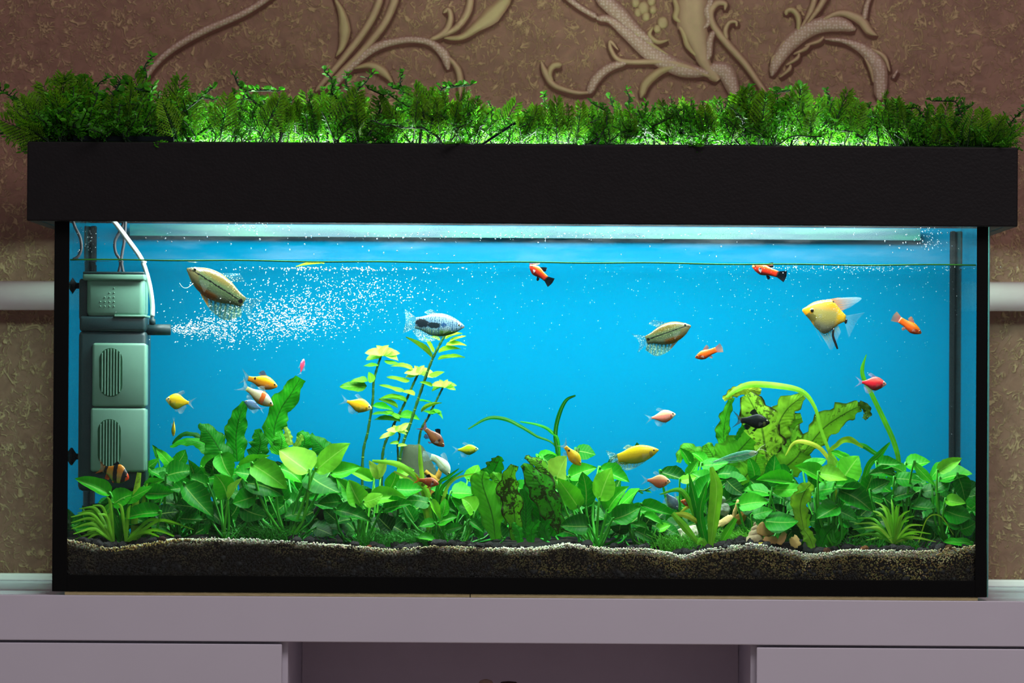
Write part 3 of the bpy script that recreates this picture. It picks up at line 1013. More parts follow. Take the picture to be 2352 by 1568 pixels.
def leaf_at(parent, root, cx, cy, L, ang, Wd, t, y, face=None, spots=0.05, petiole=True, yellow=0.0, pet_t=None, fwd=None):
    """broad leaf seen at photo pixel (cx, cy), L px long, pointing ang degrees, Wd px wide, at depth y"""
    a = math.radians(ang)
    fw = random.uniform(0.0, 0.5) if fwd is None else fwd
    ti = Vector((math.cos(a), 0, math.sin(a)))
    T = (ti * math.cos(fw) + Vector((0, -1, 0)) * math.sin(fw)).normalized()
    ph = math.radians(random.uniform(25, 62) if face is None else face)
    n0 = Vector((random.uniform(-0.2, 0.2), -math.cos(ph), math.sin(ph)))
    N = (n0 - T * n0.dot(T)).normalized()
    S = N.cross(T)
    Lr = L * PX * 1.03 / max(0.6, math.cos(fw))
    app = math.sqrt(S.x ** 2 + S.z ** 2)
    Wr = Wd * PX * 1.10 / max(0.55, app)
    c = W(cx, cy, y)
    base = c - T * (Lr * 0.5)
    M = Matrix(((T.x * Lr, S.x * Wr, N.x * Lr, base.x), (T.y * Lr, S.y * Wr, N.y * Lr, base.y), (T.z * Lr, S.z * Wr, N.z * Lr, base.z), (0, 0, 0, 1)))
    o = link_mesh('leaf', random.choice(LEAVES), parent, M)
    o.color = tone(t + random.uniform(-0.05, 0.05), spots, yellow)
    if petiole:
        r = Vector(root)
        mid = r * 0.45 + base * 0.55 + Vector((0, 0, -0.012)) - T * 0.008
        P = spline([tuple(r), tuple(mid), tuple(base), tuple(base + T * Lr * 0.06)], 8)
        inv = M.inverted()
        rad = 2.1 * PX * (0.8 + L / 150)
        v, f = tube(P, [rad * 1.25] * 4 + [rad] * 4, 5)
        pe = bpy.data.objects.new('petiole', mesh('petiole', [inv @ q for q in v], f, MAT['stem']))
        COL.objects.link(pe)
        pe.parent = o
        pe.color = tone(0.42 + 0.3 * t if pet_t is None else pet_t)
    return o


def blade(parent, name, pts, ws, y, t, mat='strap', twist=25, ripple=0.0, rfreq=9, spots=0.0, yellow=0.0, y1=None, n=None, fold=0.25, nx=5):
    """long leaf along photo pixels pts (x, y[, depth]), half widths ws px"""
    n = n or max(12, 5 * len(pts))
    P3 = []
    for i, p in enumerate(pts):
        yy = p[2] if len(p) > 2 else (y if y1 is None else y + (y1 - y) * i / (len(pts) - 1))
        P3.append(tuple(W(p[0], p[1], yy)))
    C = [Vector(q) for q in spline(P3, n)]
    hw = np.interp(np.linspace(0, 1, n), np.linspace(0, 1, len(ws)), ws) * PX * 1.03
    tw = math.radians(twist)
    V, Fc, lu, lv = [], [], [], []
    ph = random.uniform(0, 6)
    for i in range(n):
        T = (C[min(i + 1, n - 1)] - C[max(i - 1, 0)]).normalized()
        s0 = Vector((-T.z, 0, T.x)).normalized()
        m0 = T.cross(s0).normalized()
        a = tw * (1 + 0.3 * math.sin(i * 0.5 + ph))
        S = s0 * math.cos(a) + m0 * math.sin(a)
        N = S.cross(T).normalized()
        w_ = hw[i] / max(0.5, math.cos(a))
        for j in range(nx):
            v = -1 + 2 * j / (nx - 1)
            u = i / (n - 1)
            wob = 1 + (0.16 * math.sin(u * rfreq * 2.1 + ph + 2.2 * (v > 0)) + 0.20 * mnoise.noise((u * 17 + ph, v * 3, ph)) if ripple else 0)
            rz = ripple * PX * v * v * math.sin(u * rfreq * 6.28 / 2 + ph + (1.7 if v > 0 else 0))
            V.append(C[i] + S * (v * w_ * (wob if abs(v) > 0.6 else 1)) + N * (fold * w_ * abs(v) + rz))
            lu.append(u)
            lv.append(v)
    for i in range(n - 1):
        for j in range(nx - 1):
            q = i * nx + j
            Fc.append((q, q + 1, q + nx + 1, q + nx))
    o = part(name, (V, Fc), MAT[mat], parent, attrs={'lu': lu, 'lv': lv})
    o.color = tone(t, spots, yellow)
    return o


def rootpt(px, y):
    x = W(px, 1245, y).x
    return Vector((x, y, zbed(x, y) - 0.002))


def plant(name, px, y, label, cat='water plant', group=None):
    r = rootpt(px, y)
    e = empty(name, r)
    tag(e, label, cat, group)
    return e, r


# ---- broad-leaved anubias clumps: (root px, depth, label, leaves)
ANU = [
    (300, .075, 'broad-leaved anubias below the filter beside the left grassy rosette', [
        (220, 1112, 80, 146, 32, .62, .05), (324, 1174, 88, 178, 32, .48, .035), (280, 1143, 54, 35, 42, .52, .05), (314, 1130, 74, 32, 26, .58, .045),
        (250, 1165, 40, 60, 14, .7, .05), (195, 1213, 46, 10, 20, .35, .06), (305, 1100, 30, 60, 12, .45, .14), (250, 1130, 40, 120, 16, .55, .15)]),
    (410, .10, 'dense dark-leaved anubias to the right of the filter', [
        (365, 1129, 62, 5, 34, .40, .05), (382, 1053, 64, 130, 24, .66, .10), (410, 1081, 62, 20, 44, .36, .07), (413, 1050, 42, 60, 32, .5, .14),
        (458, 1140, 94, -38, 48, .25, .045), (430, 1160, 54, 170, 32, .22, .05), (437, 1185, 54, 10, 28, .2, .05), (370, 1090, 50, 150, 26, .42, .09),
        (345, 1065, 46, 40, 22, .62, .15), (360, 1038, 30, 100, 14, .35, .2), (352, 1110, 50, 25, 22, .6, .07), (468, 1085, 50, 160, 26, .5, .09)]),
    (518, .05, 'anubias with a narrow upright pale new leaf left of centre', [
        (520, 1067, 58, -62, 46, .58, .07), (510, 1118, 56, 115, 50, .62, .04), (537, 1122, 58, 62, 16, .86, .03), (560, 1145, 54, 195, 42, .42, .04),
        (480, 1060, 50, 40, 28, .55, .1), (455, 1100, 56, 150, 26, .45, .07), (500, 1095, 54, 10, 30, .35, .08), (545, 1085, 46, 20, 30, .45, .09)]),
    (662, .045, 'large anubias with big pale rounded leaves in front left of centre', [
        (582, 1059, 78, 25, 24, .70, .09), (570, 1082, 48, 160, 42, .52, .08), (618, 1090, 96, -31, 52, .78, .03), (606, 1116, 88, -10, 54, .24, .045),
        (684, 1052, 84, 132, 62, .90, .03), (758, 1048, 98, 43, 50, .84, .03), (745, 1102, 84, -20, 62, .36, .05), (582, 1172, 62, -15, 42, .3, .04),
        (668, 1085, 60, -20, 40, .62, .06), (650, 1130, 46, 100, 36, .4, .07), (700, 1105, 56, 60, 38, .45, .07), (790, 1075, 70, 20, 34, .62, .06)]),
    (835, .05, 'anubias with fresh pointed leaves under the stem plants', [
        (820, 1133, 60, 112, 46, .72, .035), (798, 1125, 74, 128, 32, .66, .05), (855, 1143, 48, 25, 30, .82, .03), (886, 1140, 78, 15, 36, .70, .04),
        (807, 1174, 78, -6, 34, .25, .03), (910, 1160, 68, 15, 32, .36, .035), (900, 1105, 44, 70, 36, .66, .08), (830, 1085, 64, 150, 26, .80, .10),
        (872, 1076, 48, 62, 24, .97, .09), (862, 1080, 46, 118, 22, .95, .09), (930, 1084, 40, 30, 26, .8, .12), (760, 1150, 50, 180, 30, .35, .05)]),
    (1032, .045, 'small anubias with a round bright leaf at centre', [
        (938, 1117, 62, 10, 36, .5, .06), (1003, 1167, 50, -58, 17, .8, .03), (1018, 1165, 42, 82, 24, .62, .035), (1062, 1130, 54, 2, 36, .55, .05),
        (1062, 1157, 48, 135, 34, .5, .04), (1079, 1160, 40, 120, 36, .84, .03), (1024, 1190, 44, 30, 26, .6, .03), (982, 1201, 36, 180, 20, .55, .03),
        (979, 1234, 40, 5, 17, .52, .02), (1096, 1205, 44, -30, 18, .42, .03), (1042, 1212, 44, 20, 20, .45, .03), (960, 1150, 56, 170, 30, .4, .06),
        (1085, 1085, 44, 60, 36, .7, .12), (1010, 1130, 44, 150, 24, .45, .08)]),
    (1372, .045, 'upright anubias with fresh oval leaves right of the ferns', [
        (1286, 1074, 56, 70, 50, .92, .035), (1334, 1081, 64, 30, 36, .62, .07), (1307, 1133, 80, 125, 44, .68, .03), (1343, 1126, 78, 95, 42, .42, .045),
        (1386, 1112, 76, 75, 52, .76, .03), (1410, 1145, 68, 62, 36, .66, .04), (1441, 1140, 62, 50, 28, .62, .05), (1410, 1088, 74, -20, 36, .52, .08),
        (1437, 1175, 70, 30, 44, .42, .03), (1324, 1202, 60, 170, 44, .3, .03), (1258, 1047, 48, 5, 24, .56, .16), (1345, 1036, 48, -5, 34, .24, .16), (1265, 1065, 50, -40, 34, .35, .14)]),
    (1492, .06, 'low anubias with long horizontal leaves beside the sandy gap', [
        (1482, 1229, 56, -25, 24, .3, .03), (1510, 1167, 78, -12, 26, .42, .04), (1475, 1172, 60, 10, 26, .5, .06), (1500, 1190, 50, -20, 16, .6, .05),
        (1522, 1208, 34, 30, 20, .7, .06), (1468, 1205, 40, 160, 18, .55, .05)]),
    (1600, .14, 'shaded anubias under the glass catfish left of the big fern', [
        (1552, 1092, 74, -14, 30, .12, .14), (1590, 1075, 44, 60, 24, .6, .12), (1612, 1095, 50, 150, 36, .52, .10), (1580, 1097, 40, 20, 20, .8, .09), (1640, 1062, 60, 10, 30, .5, .13),
        (1685, 1105, 56, 20, 34, .32, .10), (1608, 1050, 40, 130, 22, .6, .16), (1660, 1120, 54, 150, 34, .5, .1), (1575, 1048, 46, 120, 22, .45, .17)]),
    (1780, .06, 'anubias with broad flat leaves above the conch shell', [
        (1783, 1102, 84, 172, 30, .60, .05), (1814, 1119, 78, 6, 30, .62, .04), (1728, 1153, 66, 12, 38, .62, .03), (1793, 1191, 78, 5, 50, .36, .03),
        (1740, 1125, 60, 165, 26, .5, .06), (1700, 1135, 50, 30, 26, .4, .07), (1830, 1160, 54, 40, 34, .35, .06), (1750, 1175, 50, 20, 26, .5, .04)]),
    (1920, .05, 'tall anubias with large upright leaf right of the big fern', [
        (1951, 1074, 64, 60, 58, .76, .05), (1913, 1088, 66, -2, 34, .82, .035), (1862, 1085, 74, 150, 34, .60, .05), (1948, 1112, 64, 0, 28, .45, .04),
        (1900, 1116, 54, 20, 32, .46, .05), (1965, 1143, 80, -25, 50, .3, .03), (1900, 1170, 54, 200, 40, .46, .03), (1908, 1062, 34, 105, 18, .9, .06),
        (1870, 1060, 56, 20, 26, .5, .11), (1935, 1045, 50, 150, 22, .62, .12), (1945, 1180, 50, -20, 30, .3, .05), (1880, 1130, 50, 160, 30, .35, .07)]),
    (2085, .09, 'small-leaved dark anubias behind the right grassy rosette', [
        (2038, 1060, 50, 10, 28, .4, .08), (2086, 1098, 64, 0, 32, .36, .06), (2127, 1086, 74, -40, 22, .62, .05), (2105, 1058, 54, 20, 32, .62, .10),
        (2120, 1160, 50, 0, 32, .3, .05), (2075, 1133, 52, 20, 30, .26, .06), (2030, 1085, 54, 170, 26, .36, .07), (2020, 1115, 50, 30, 30, .3, .07),
        (2060, 1075, 46, 150, 24, .5, .08), (2140, 1120, 50, 20, 30, .36, .06), (2010, 1140, 46, 160, 24, .25, .08)]),
    (2188, .06, 'anubias in the right corner with one curling yellow-green leaf', [
        (2180, 1067, 64, 32, 28, .88, .04), (2190, 1086, 70, 25, 40, .56, .05), (2210, 1120, 64, -70, 38, .36, .04), (2193, 1147, 42, 0, 26, .8, .03),
        (2200, 1175, 62, -10, 46, .42, .04), (2222, 1206, 40, 30, 34, .36, .04), (2203, 1241, 64, 170, 22, .52, .02), (2188, 1198, 44, 150, 30, .4, .04),
        (2160, 1110, 46, 40, 28, .4, .05), (2165, 1140, 40, 150, 26, .3, .06), (2150, 1078, 50, 60, 26, .55, .08)]),
]
ENV = [(165, 1195), (240, 1145), (340, 1085), (400, 1050), (470, 1025), (560, 1045), (640, 1060), (760, 1085), (820, 1100), (1000, 1130), (1100, 1110), (1300, 1080), (1420, 1105), (1470, 1165), (1535, 1172), (1565, 1110), (1620, 1060), (1780, 1050), (1880, 1065), (1960, 1070), (2050, 1075), (2120, 1080), (2230, 1095)]
for qi, (px, y, lab, lv_) in enumerate(ANU):
    e, r = plant('anubias', px, y, lab, 'water plant', 'anubias clumps along the bed')
    for L_ in lv_:
        cx, cy, L, a, wd, t, yy = L_
        leaf_at(e, r, cx, cy, L, a, wd, t, yy, spots=0.05 if t > 0.5 else 0.16)
    lo = (ANU[qi - 1][0] + px) / 2 if qi else 190
    hi = (ANU[qi + 1][0] + px) / 2 if qi + 1 < len(ANU) else 2228
    for i in range(int((hi - lo) / 3.3)):
        x = random.uniform(lo, hi)
        if 1110 < x < 1270 and random.random() < 0.7:
            continue
        top = np.interp(x, [q[0] for q in ENV], [q[1] for q in ENV]) + 22
        if top > 1205:
            continue
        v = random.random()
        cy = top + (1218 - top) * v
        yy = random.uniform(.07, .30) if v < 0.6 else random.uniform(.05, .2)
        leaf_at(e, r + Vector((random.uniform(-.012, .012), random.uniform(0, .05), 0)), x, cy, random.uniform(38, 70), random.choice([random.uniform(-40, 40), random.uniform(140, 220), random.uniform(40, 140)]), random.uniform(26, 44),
                random.uniform(0.05, 0.48) * (1.0 - 0.45 * v), yy, spots=0.12, petiole=(i % 3 == 0))  # lower fill leaves coloured darker: shade inside the clump put into their tone

    for i in range(int((hi - lo) / 9)):
        x = random.uniform(lo, hi)
        if 1450 < x < 1560:
            continue
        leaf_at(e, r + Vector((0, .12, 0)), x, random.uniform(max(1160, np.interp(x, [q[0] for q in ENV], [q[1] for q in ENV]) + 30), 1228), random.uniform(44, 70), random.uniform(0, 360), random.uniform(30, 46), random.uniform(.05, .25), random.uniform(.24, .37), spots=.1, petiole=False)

# ---- java ferns
e, r = plant('java_fern', 600, .20, 'java fern with tall crinkled leaves behind the left anubias')
for a in [
    ('leaf', [(632, 1030), (630, 985), (645, 940), (668, 905), (690, 868)], [10, 23, 25, 24, 12], .18, .50, 20, 4),
    ('leaf', [(545, 1060), (542, 1010), (548, 965), (562, 922)], [18, 25, 22, 6], .17, .44, 15, 4),
    ('leaf', [(520, 1060), (500, 1025), (480, 995), (458, 972)], [20, 27, 22, 4], .16, .34, 20, 3),
    ('leaf', [(470, 1012), (442, 996), (415, 1000), (396, 1020)], [7, 5, 5, 3], .2, .2, 20, 1),
    ('leaf', [(505, 1050), (470, 1022), (430, 1012), (390, 1024)], [14, 12, 9, 3], .19, .5, 40, 2),
    ('leaf', [(590, 1050), (598, 1015), (590, 985)], [20, 22, 6], .2, .36, 20, 3),
    ('leaf', [(760, 1050), (738, 1025), (712, 998)], [20, 22, 6], .2, .3, 20, 3),
    ('leaf', [(640, 1045), (648, 1015), (640, 990)], [18, 20, 8], .15, .62, 30, 3),
    ('leaf', [(690, 1045), (700, 1012), (690, 990)], [16, 20, 8], .17, .42, 30, 3),
    ('leaf', [(668, 1022), (662, 1000), (656, 980)], [6, 9, 4], .12, .96, 15, 2),
    ('leaf', [(676, 1030), (690, 1008), (694, 998)], [5, 8, 3], .12, .9, 25, 2),
]:
    blade(e, a[0], a[1], a[2], a[3], a[4], 'fern', a[5], a[6], 9, spots=0.22, nx=7)
e, r = plant('java_fern', 1200, .06, 'spotted java fern clump with long upright leaves at centre')
for pts, ws, y, t, tw, sp, ye in [
    ([(1138, 1238), (1130, 1180), (1108, 1110), (1112, 1082)], [12, 28, 28, 8], .05, .70, 12, .25, .0),
    ([(1125, 1100), (1140, 1070), (1150, 1048)], [24, 20, 6], .09, .42, 20, .6, .0),
    ([(1152, 1235), (1150, 1160), (1148, 1110), (1130, 1085)], [10, 22, 22, 6], .08, .55, 20, .5, .1),
    ([(1186, 1240), (1180, 1165), (1168, 1115), (1182, 1068)], [10, 24, 24, 8], .05, .58, 18, 1.0, .15),
    ([(1292, 1222), (1262, 1155), (1236, 1105), (1200, 1066)], [14, 30, 28, 6], .045, .44, 15, .95, .05),
    ([(1285, 1115), (1245, 1070), (1206, 1048)], [10, 15, 4], .06, .62, 20, .95, .2),
    ([(1206, 1235), (1208, 1170), (1200, 1122)], [10, 18, 6], .06, .3, 20, .5, .0),
    ([(1240, 1235), (1240, 1175), (1225, 1120), (1230, 1095)], [10, 22, 20, 6], .08, .36, 22, .4, .0),
    ([(1265, 1230), (1285, 1180), (1290, 1130)], [10, 20, 10], .09, .45, 20, .2, .0),
    ([(1105, 1235), (1095, 1190), (1085, 1150)], [8, 16, 6], .07, .35, 22, .2, .0),
    ([(1220, 1245), (1222, 1215), (1240, 1195)], [8, 14, 4], .03, .4, 20, .2, .0),
    ([(1195, 1245), (1190, 1220), (1178, 1200)], [8, 12, 4], .03, .45, 20, .2, .0),
    ([(1260, 1240), (1250, 1215), (1262, 1195)], [8, 12, 5], .03, .35, 20, .2, .0),
]:
    blade(e, 'leaf', pts, ws, y, t, 'fern', tw, 3.5, 10, spots=sp, yellow=ye, nx=7)
e, r = plant('java_fern', 1745, .19, 'big lime java fern with dark blotches behind the black fish')
for pts, ws, y, t, tw, sp, ye in [
    ([(1765, 1085), (1758, 1030), (1745, 965), (1715, 905)], [20, 40, 40, 14], .19, .80, 12, .8, .35),
    ([(1770, 1070), (1785, 985), (1808, 940), (1846, 908)], [16, 27, 24, 8], .20, .80, 18, .5, .30),
    ([(1845, 1040), (1890, 985), (1940, 950), (1975, 932)], [12, 26, 20, 10], .17, .78, 18, .6, .22),
    ([(1970, 932), (1988, 934), (1992, 950), (1984, 962)], [9, 7, 7, 4], .17, .12, 18, .9, .1),
    ([(1650, 1100), (1685, 1050), (1725, 1005)], [20, 38, 16], .18, .62, 15, .35, .1),
    ([(1668, 1040), (1662, 1000), (1668, 955), (1682, 912)], [10, 15, 10, 5], .21, .52, 20, .45, .05),
    ([(1662, 918), (1685, 902), (1712, 895), (1748, 900)], [4, 10, 10, 6], .20, .85, 20, .6, .75),
    ([(1812, 1060), (1815, 1010), (1800, 975), (1842, 960)], [20, 34, 26, 8], .21, .66, 18, .7, .25),
    ([(1780, 1090), (1830, 1050), (1850, 1010)], [22, 32, 14], .17, .70, 18, .4, .2),
    ([(1610, 1070), (1600, 1040), (1570, 1030), (1558, 1062)], [12, 14, 10, 5], .2, .55, 20, .45, .1),
    ([(1632, 1095), (1640, 1055), (1620, 1020)], [18, 26, 8], .2, .62, 18, .4, .1),
    ([(1700, 1110), (1730, 1070), (1740, 1040)], [20, 30, 18], .15, .68, 18, .3, .15),
    ([(1690, 1010), (1705, 985), (1720, 972)], [4, 5, 3], .16, .35, 18, .5, .0),
]:
    blade(e, 'leaf', pts, [q * 1.22 for q in ws], y, t, 'fern', tw, 4.5, 11, spots=sp, yellow=ye, nx=7)
e, r = plant('young_fern', 1852, .04, 'small yellow-green fern with torn leaves beside the shells')
blade(e, 'leaf', [(1846, 1215), (1838, 1165), (1848, 1130), (1864, 1110)], [8, 20, 20, 8], .035, .85, 'fern', 18, 3.5, 9, spots=.25, yellow=.25, nx=7)
blade(e, 'leaf', [(1868, 1258), (1860, 1235), (1846, 1216)], [6, 14, 8], .03, .84, 'fern', 20, 2, 7, spots=.1, yellow=.2, nx=7)
blade(e, 'leaf', [(1862, 1255), (1850, 1205), (1858, 1180)], [5, 12, 5], .04, .7, 'fern', 20, 2, 7, spots=.1, yellow=.2, nx=7)
blade(e, 'leaf', [(1885, 1258), (1900, 1225), (1920, 1205)], [6, 16, 6], .045, .45, 'fern', 20, 3, 7, nx=7)
blade(e, 'leaf', [(1880, 1255), (1885, 1215), (1875, 1180)], [6, 13, 5], .05, .4, 'fern', 20, 3, 7, nx=7)
blade(e, 'leaf', [(1900, 1255), (1925, 1235), (1945, 1215)], [6, 12, 5], .05, .5, 'fern', 20, 3, 7, nx=7)

# ---- grassy rosettes
e, r = plant('grassy_rosette', 268, .035, 'lime grassy rosette in the left corner')
for tip in [(163, 1187), (163, 1200), (164, 1214), (182, 1168), (172, 1238), (213, 1160), (178, 1178), (168, 1226), (245, 1140), (226, 1180), (420, 1240), (445, 1216), (400, 1205), (300, 1160), (270, 1155), (290, 1180), (350, 1225), (190, 1205), (200, 1222), (215, 1195), (188, 1246), (380, 1238), (235, 1168), (230, 1208)]:
    sx = 262 if tip[0] < 270 else 290
    dx = tip[0] - sx
    mid = (sx + dx * 0.55, min(tip[1], 1238) - abs(dx) * 0.16 + (1240 - tip[1]) * 0.15)
    blade(e, 'leaf', [(sx + dx * .04, 1243), (sx + dx * 0.28, (1243 + mid[1]) / 2 - 5), mid, tip], [2.4, 3.7, 3.5, .9], .035, .82, 'strap', random.uniform(10, 35), y1=random.uniform(.02, .07), yellow=.12)
for tip in [(300, 1150), (282, 1160), (255, 1165), (310, 1175), (240, 1185)]:
    blade(e, 'leaf', [(278, 1242), (280 + (tip[0] - 280) * .4, 1205), tip], [6, 8, 2], .05, .5, 'strap', 20)
e, r = plant('strap_plant', 318, .06, 'single upright lime strap leaf in front of the filter foot')
blade(e, 'leaf', [(308, 1240), (310, 1180), (314, 1130), (320, 1085)], [6, 8, 7.5, 5], .05, .88, 'strap', 15, spots=.3, yellow=.3)
blade(e, 'leaf', [(318, 1240), (325, 1180), (338, 1110)], [5, 6, 2], .06, .8, 'strap', 15, yellow=.2)
e, r = plant('grassy_rosette', 2055, .03, 'lime grassy rosette near the right corner')
for tip in [(1948, 1234), (1958, 1216), (1962, 1203), (1968, 1190), (1996, 1172), (2012, 1182), (2047, 1146), (2072, 1152), (2090, 1172), (2120, 1206), (2138, 1226), (2150, 1244), (2118, 1258), (2010, 1152), (1975, 1244), (2030, 1160), (2060, 1160), (2088, 1195), (1990, 1240), (2132, 1240), (2100, 1185), (2020, 1165), (1985, 1212), (1998, 1226), (2112, 1228), (2098, 1240), (2040, 1175), (2075, 1180), (1975, 1226), (2105, 1216)]:
    sx = 2054
    dx = tip[0] - sx
    mid = (sx + dx * 0.55, tip[1] - abs(dx) * 0.10 + (1246 - tip[1]) * 0.18)
    blade(e, 'leaf', [(sx + dx * .03, 1248), (sx + dx * 0.28, (1248 + mid[1]) / 2 - 4), mid, tip], [2.0, 3.2, 2.9, .8], .03, random.uniform(.62, .92), 'strap', random.uniform(10, 35), y1=random.uniform(.015, .07), yellow=.12)
blade(e, 'leaf', [(2110, 1245), (2130, 1190), (2160, 1185), (2190, 1228)], [1.2, 1.4, 1.4, .8], .03, .8, 'strap', 10, yellow=.4)

# ---- sword plant in the right half
e, r = plant('sword_plant', 1630, .025, 'sword plant with one wide lime blade right of centre')
for pts, ws, y, t, ye in [
    ([(1632, 1258), (1640, 1190), (1646, 1120), (1634, 1072)], [5, 14, 15, 4], .02, .80, .15),
    ([(1618, 1254), (1606, 1195), (1592, 1130), (1583, 1088)], [4, 8, 8, 1], .03, .42, .0),
    ([(1622, 1254), (1608, 1180), (1618, 1130), (1625, 1106)], [5, 9, 6, 1], .02, .46, .0),
    ([(1628, 1256), (1612, 1200), (1610, 1165), (1638, 1130)], [5, 9, 6, 1], .025, .40, .0),
    ([(1612, 1240), (1595, 1180), (1565, 1126), (1515, 1135)], [3, 5, 6, 1], .03, .66, .1),
    ([(1606, 1248), (1575, 1212), (1545, 1178)], [4, 9, 5], .025, .70, .2),
    ([(1655, 1250), (1672, 1220), (1690, 1190)], [4, 10, 5], .025, .66, .05),
    ([(1602, 1198), (1575, 1182), (1545, 1180)], [5, 7, 3], .028, .9, .85),
    ([(1604, 1158), (1582, 1162), (1563, 1176)], [4, 5, 2], .04, .95, .8),
    ([(1626, 1258), (1612, 1240), (1602, 1250)], [4, 8, 3], .018, .74, .1),
]:
    blade(e, 'leaf', pts, ws, y, t, 'strap', 15, yellow=ye)

# ---- long straps
e, r = plant('long_strap_plant', 2068, .17, 'tall single strap leaf rising past the red-pink fish')
blade(e, 'leaf', [(2068, 1240), (2066, 1080), (2056, 1022), (2030, 962), (2000, 900), (1984, 868), (1981, 845), (1990, 814)], [5, 5.5, 6, 6, 5.2, 5, 4.6, 1], .16, .62, 'strap', 15, spots=.15, yellow=.1, n=50)
e, r = plant('long_strap_plant', 1925, .12, 'strap plant with one long leaf arching over the big fern')
blade(e, 'leaf', [(1930, 1240), (1928, 1085), (1905, 1035), (1886, 985), (1872, 935), (1845, 900), (1795, 886), (1730, 882), (1695, 892), (1668, 912)], [3.5, 4.2, 4.2, 3.8, 4, 5.5, 7, 7.5, 6.5, 3], .13, .82, 'strap', 20, spots=.12, yellow=.15, n=60)
blade(e, 'leaf', [(1928, 1240), (1915, 1090), (1890, 1035), (1850, 1014), (1822, 1018), (1804, 1046)], [3, 4, 5, 5, 3.5, 1], .10, .9, 'strap', 25, spots=.1, yellow=.75, n=40)
blade(e, 'leaf', [(1925, 1230), (1905, 1060), (1925, 1020), (1952, 1010), (1982, 1028)], [3, 4.5, 5.5, 7.5, 2], .12, .82, 'strap', 25, yellow=.4, n=36)
blade(e, 'leaf', [(1965, 1230), (1990, 1085), (2020, 1045), (2044, 1016)], [4, 7, 8, 2], .11, .5, 'strap', 20)
blade(e, 'leaf', [(2042, 1055), (2010, 1040), (1985, 1024), (1960, 1016)], [3, 5, 6, 2], .13, .3, 'strap', 20)
e, r = plant('long_strap_plant', 992, .07, 'arching speckled strap leaves left of centre beside the orange fish')
for pts, ws, t, ye, sp in [
    ([(1000, 1240), (985, 1140), (960, 1100), (915, 1066), (855, 1058)], [4, 6, 6.5, 7, 3], .78, .2, .35),
    ([(985, 1230), (972, 1110), (966, 1060), (964, 1022)], [4, 5, 5, 2.5], .85, .35, .3),
    ([(1000, 1230), (1010, 1135), (1030, 1105), (1065, 1080)], [3, 4.5, 4, 1], .5, .0, .0),
    ([(1005, 1230), (1020, 1140), (1045, 1100), (1100, 1086)], [3, 4, 3, 1], .9, .3, .0),
    ([(995, 1230), (1005, 1120), (1030, 1095), (1054, 1076)], [3, 4, 4, 1], .42, .0, .0),
    ([(990, 1235), (975, 1140), (955, 1110), (905, 1082)], [3, 5, 5, 2], .9, .45, .0),
    ([(988, 1235), (972, 1160), (952, 1128), (925, 1102)], [3, 5, 5, 2], .75, .2, .0),
]:
    blade(e, 'leaf', pts, ws, .07, t, 'strap', 18, yellow=ye, spots=sp)
e, r = plant('ribbon_plant', 1284, .2, 'dark ribbon-leaved plant with thin arching leaves at centre')
for pts, ws, t in [
    ([(1284, 1235), (1283, 1060), (1276, 1000), (1284, 955), (1300, 920), (1322, 908)], [4, 5, 5, 5, 4, 2], .16),
    ([(1283, 1150), (1280, 1032), (1230, 1000), (1195, 978), (1160, 962), (1120, 960), (1075, 985)], [2, 2, 3, 4, 4.5, 4, 1.5], .22),
    ([(1284, 1150), (1284, 1022), (1265, 990), (1235, 975), (1195, 968)], [2, 3, 4, 3, 1.5], .36),
    ([(1405, 1235), (1398, 1072), (1430, 1045), (1455, 1030), (1466, 1018)], [2, 4, 4, 2, 4], .14),
    ([(1400, 1200), (1410, 1075), (1440, 1062), (1460, 1058)], [2, 5, 5, 1], .12),
]:
    blade(e, 'leaf', pts, ws, .24, t, 'strap', 22, n=36)
e, r = plant('twig_plant', 1455, .2, 'thin dark green twig crossing the blue gap under the pink fish')
o = part('stem', tube(spline([tuple(W(1440, 1180, .2)), tuple(W(1462, 1130, .2)), tuple(W(1480, 1126, .2)), tuple(W(1496, 1118, .2))], 12), 2 * PX, 6), MAT['stem'], e)
o.color = tone(.2)
for a in ((1488, 1126, 20, -20), (1470, 1128, 18, 150)):
    leaf_at(e, r, a[0], a[1], a[2], a[3], 6, .3, .2, petiole=False)

# ---- stem plants: stems with leaf whorls
def stem_plant(pts, label, y, whorls, crown, w=3.3):
    P = [tuple(W(p[0], p[1], y)) for p in pts]
    rx = W(pts[0][0], 1245, y).x
    r = Vector((rx, y, zbed(rx, y)))
    e = empty('stem_plant', r)
    tag(e, label, 'water plant', 'tall stem plants against the blue back')
    P = [tuple(r)] + P
    C = spline(P, 70)
    rad = [w * PX * (1.0 - 0.25 * i / 69) * (1.28 if i % 5 == 0 else 1.0) for i in range(70)]
    o = part('stem', tube(C, rad, 8), MAT['stem'], e)
    o.color = (0.012, 0.085, 0.006, 1)
    for i in range(2, 69, 5):
        nd = tube([C[i] - (C[i + 1] - C[i]) * 0.12, C[i], C[i] + (C[i + 1] - C[i]) * 0.12], [rad[i] * 1.05, rad[i] * 1.25, rad[i] * 1.05], 8)
        q = part('node_ring', nd, MAT['stem'], o)
        q.color = (0.12, 0.30, 0.02, 1)
    for (cx, cy, L, a, wd, t, ye) in whorls:
        leaf_at(e, r, cx, cy, L, a, wd, t, y - 0.006, face=random.uniform(40, 70), petiole=False, yellow=ye, fwd=0.15, spots=.08)
    if crown:
        cx, cy, s, t = crown
        for k_, a in enumerate((8, 40, 75, 110, 145, 172, 200, -20)):
            L = s * (1.0 if a < 30 or a > 150 else 0.72)
            leaf_at(e, r, cx + math.cos(math.radians(a)) * L * .5, cy - math.sin(math.radians(a)) * L * .28, L, a * 0.85 if a < 90 else 180 - (180 - a) * 0.85, s * .42, t, y - 0.004 * (k_ % 3), face=45, petiole=False, fwd=0.2, spots=0)
    return e


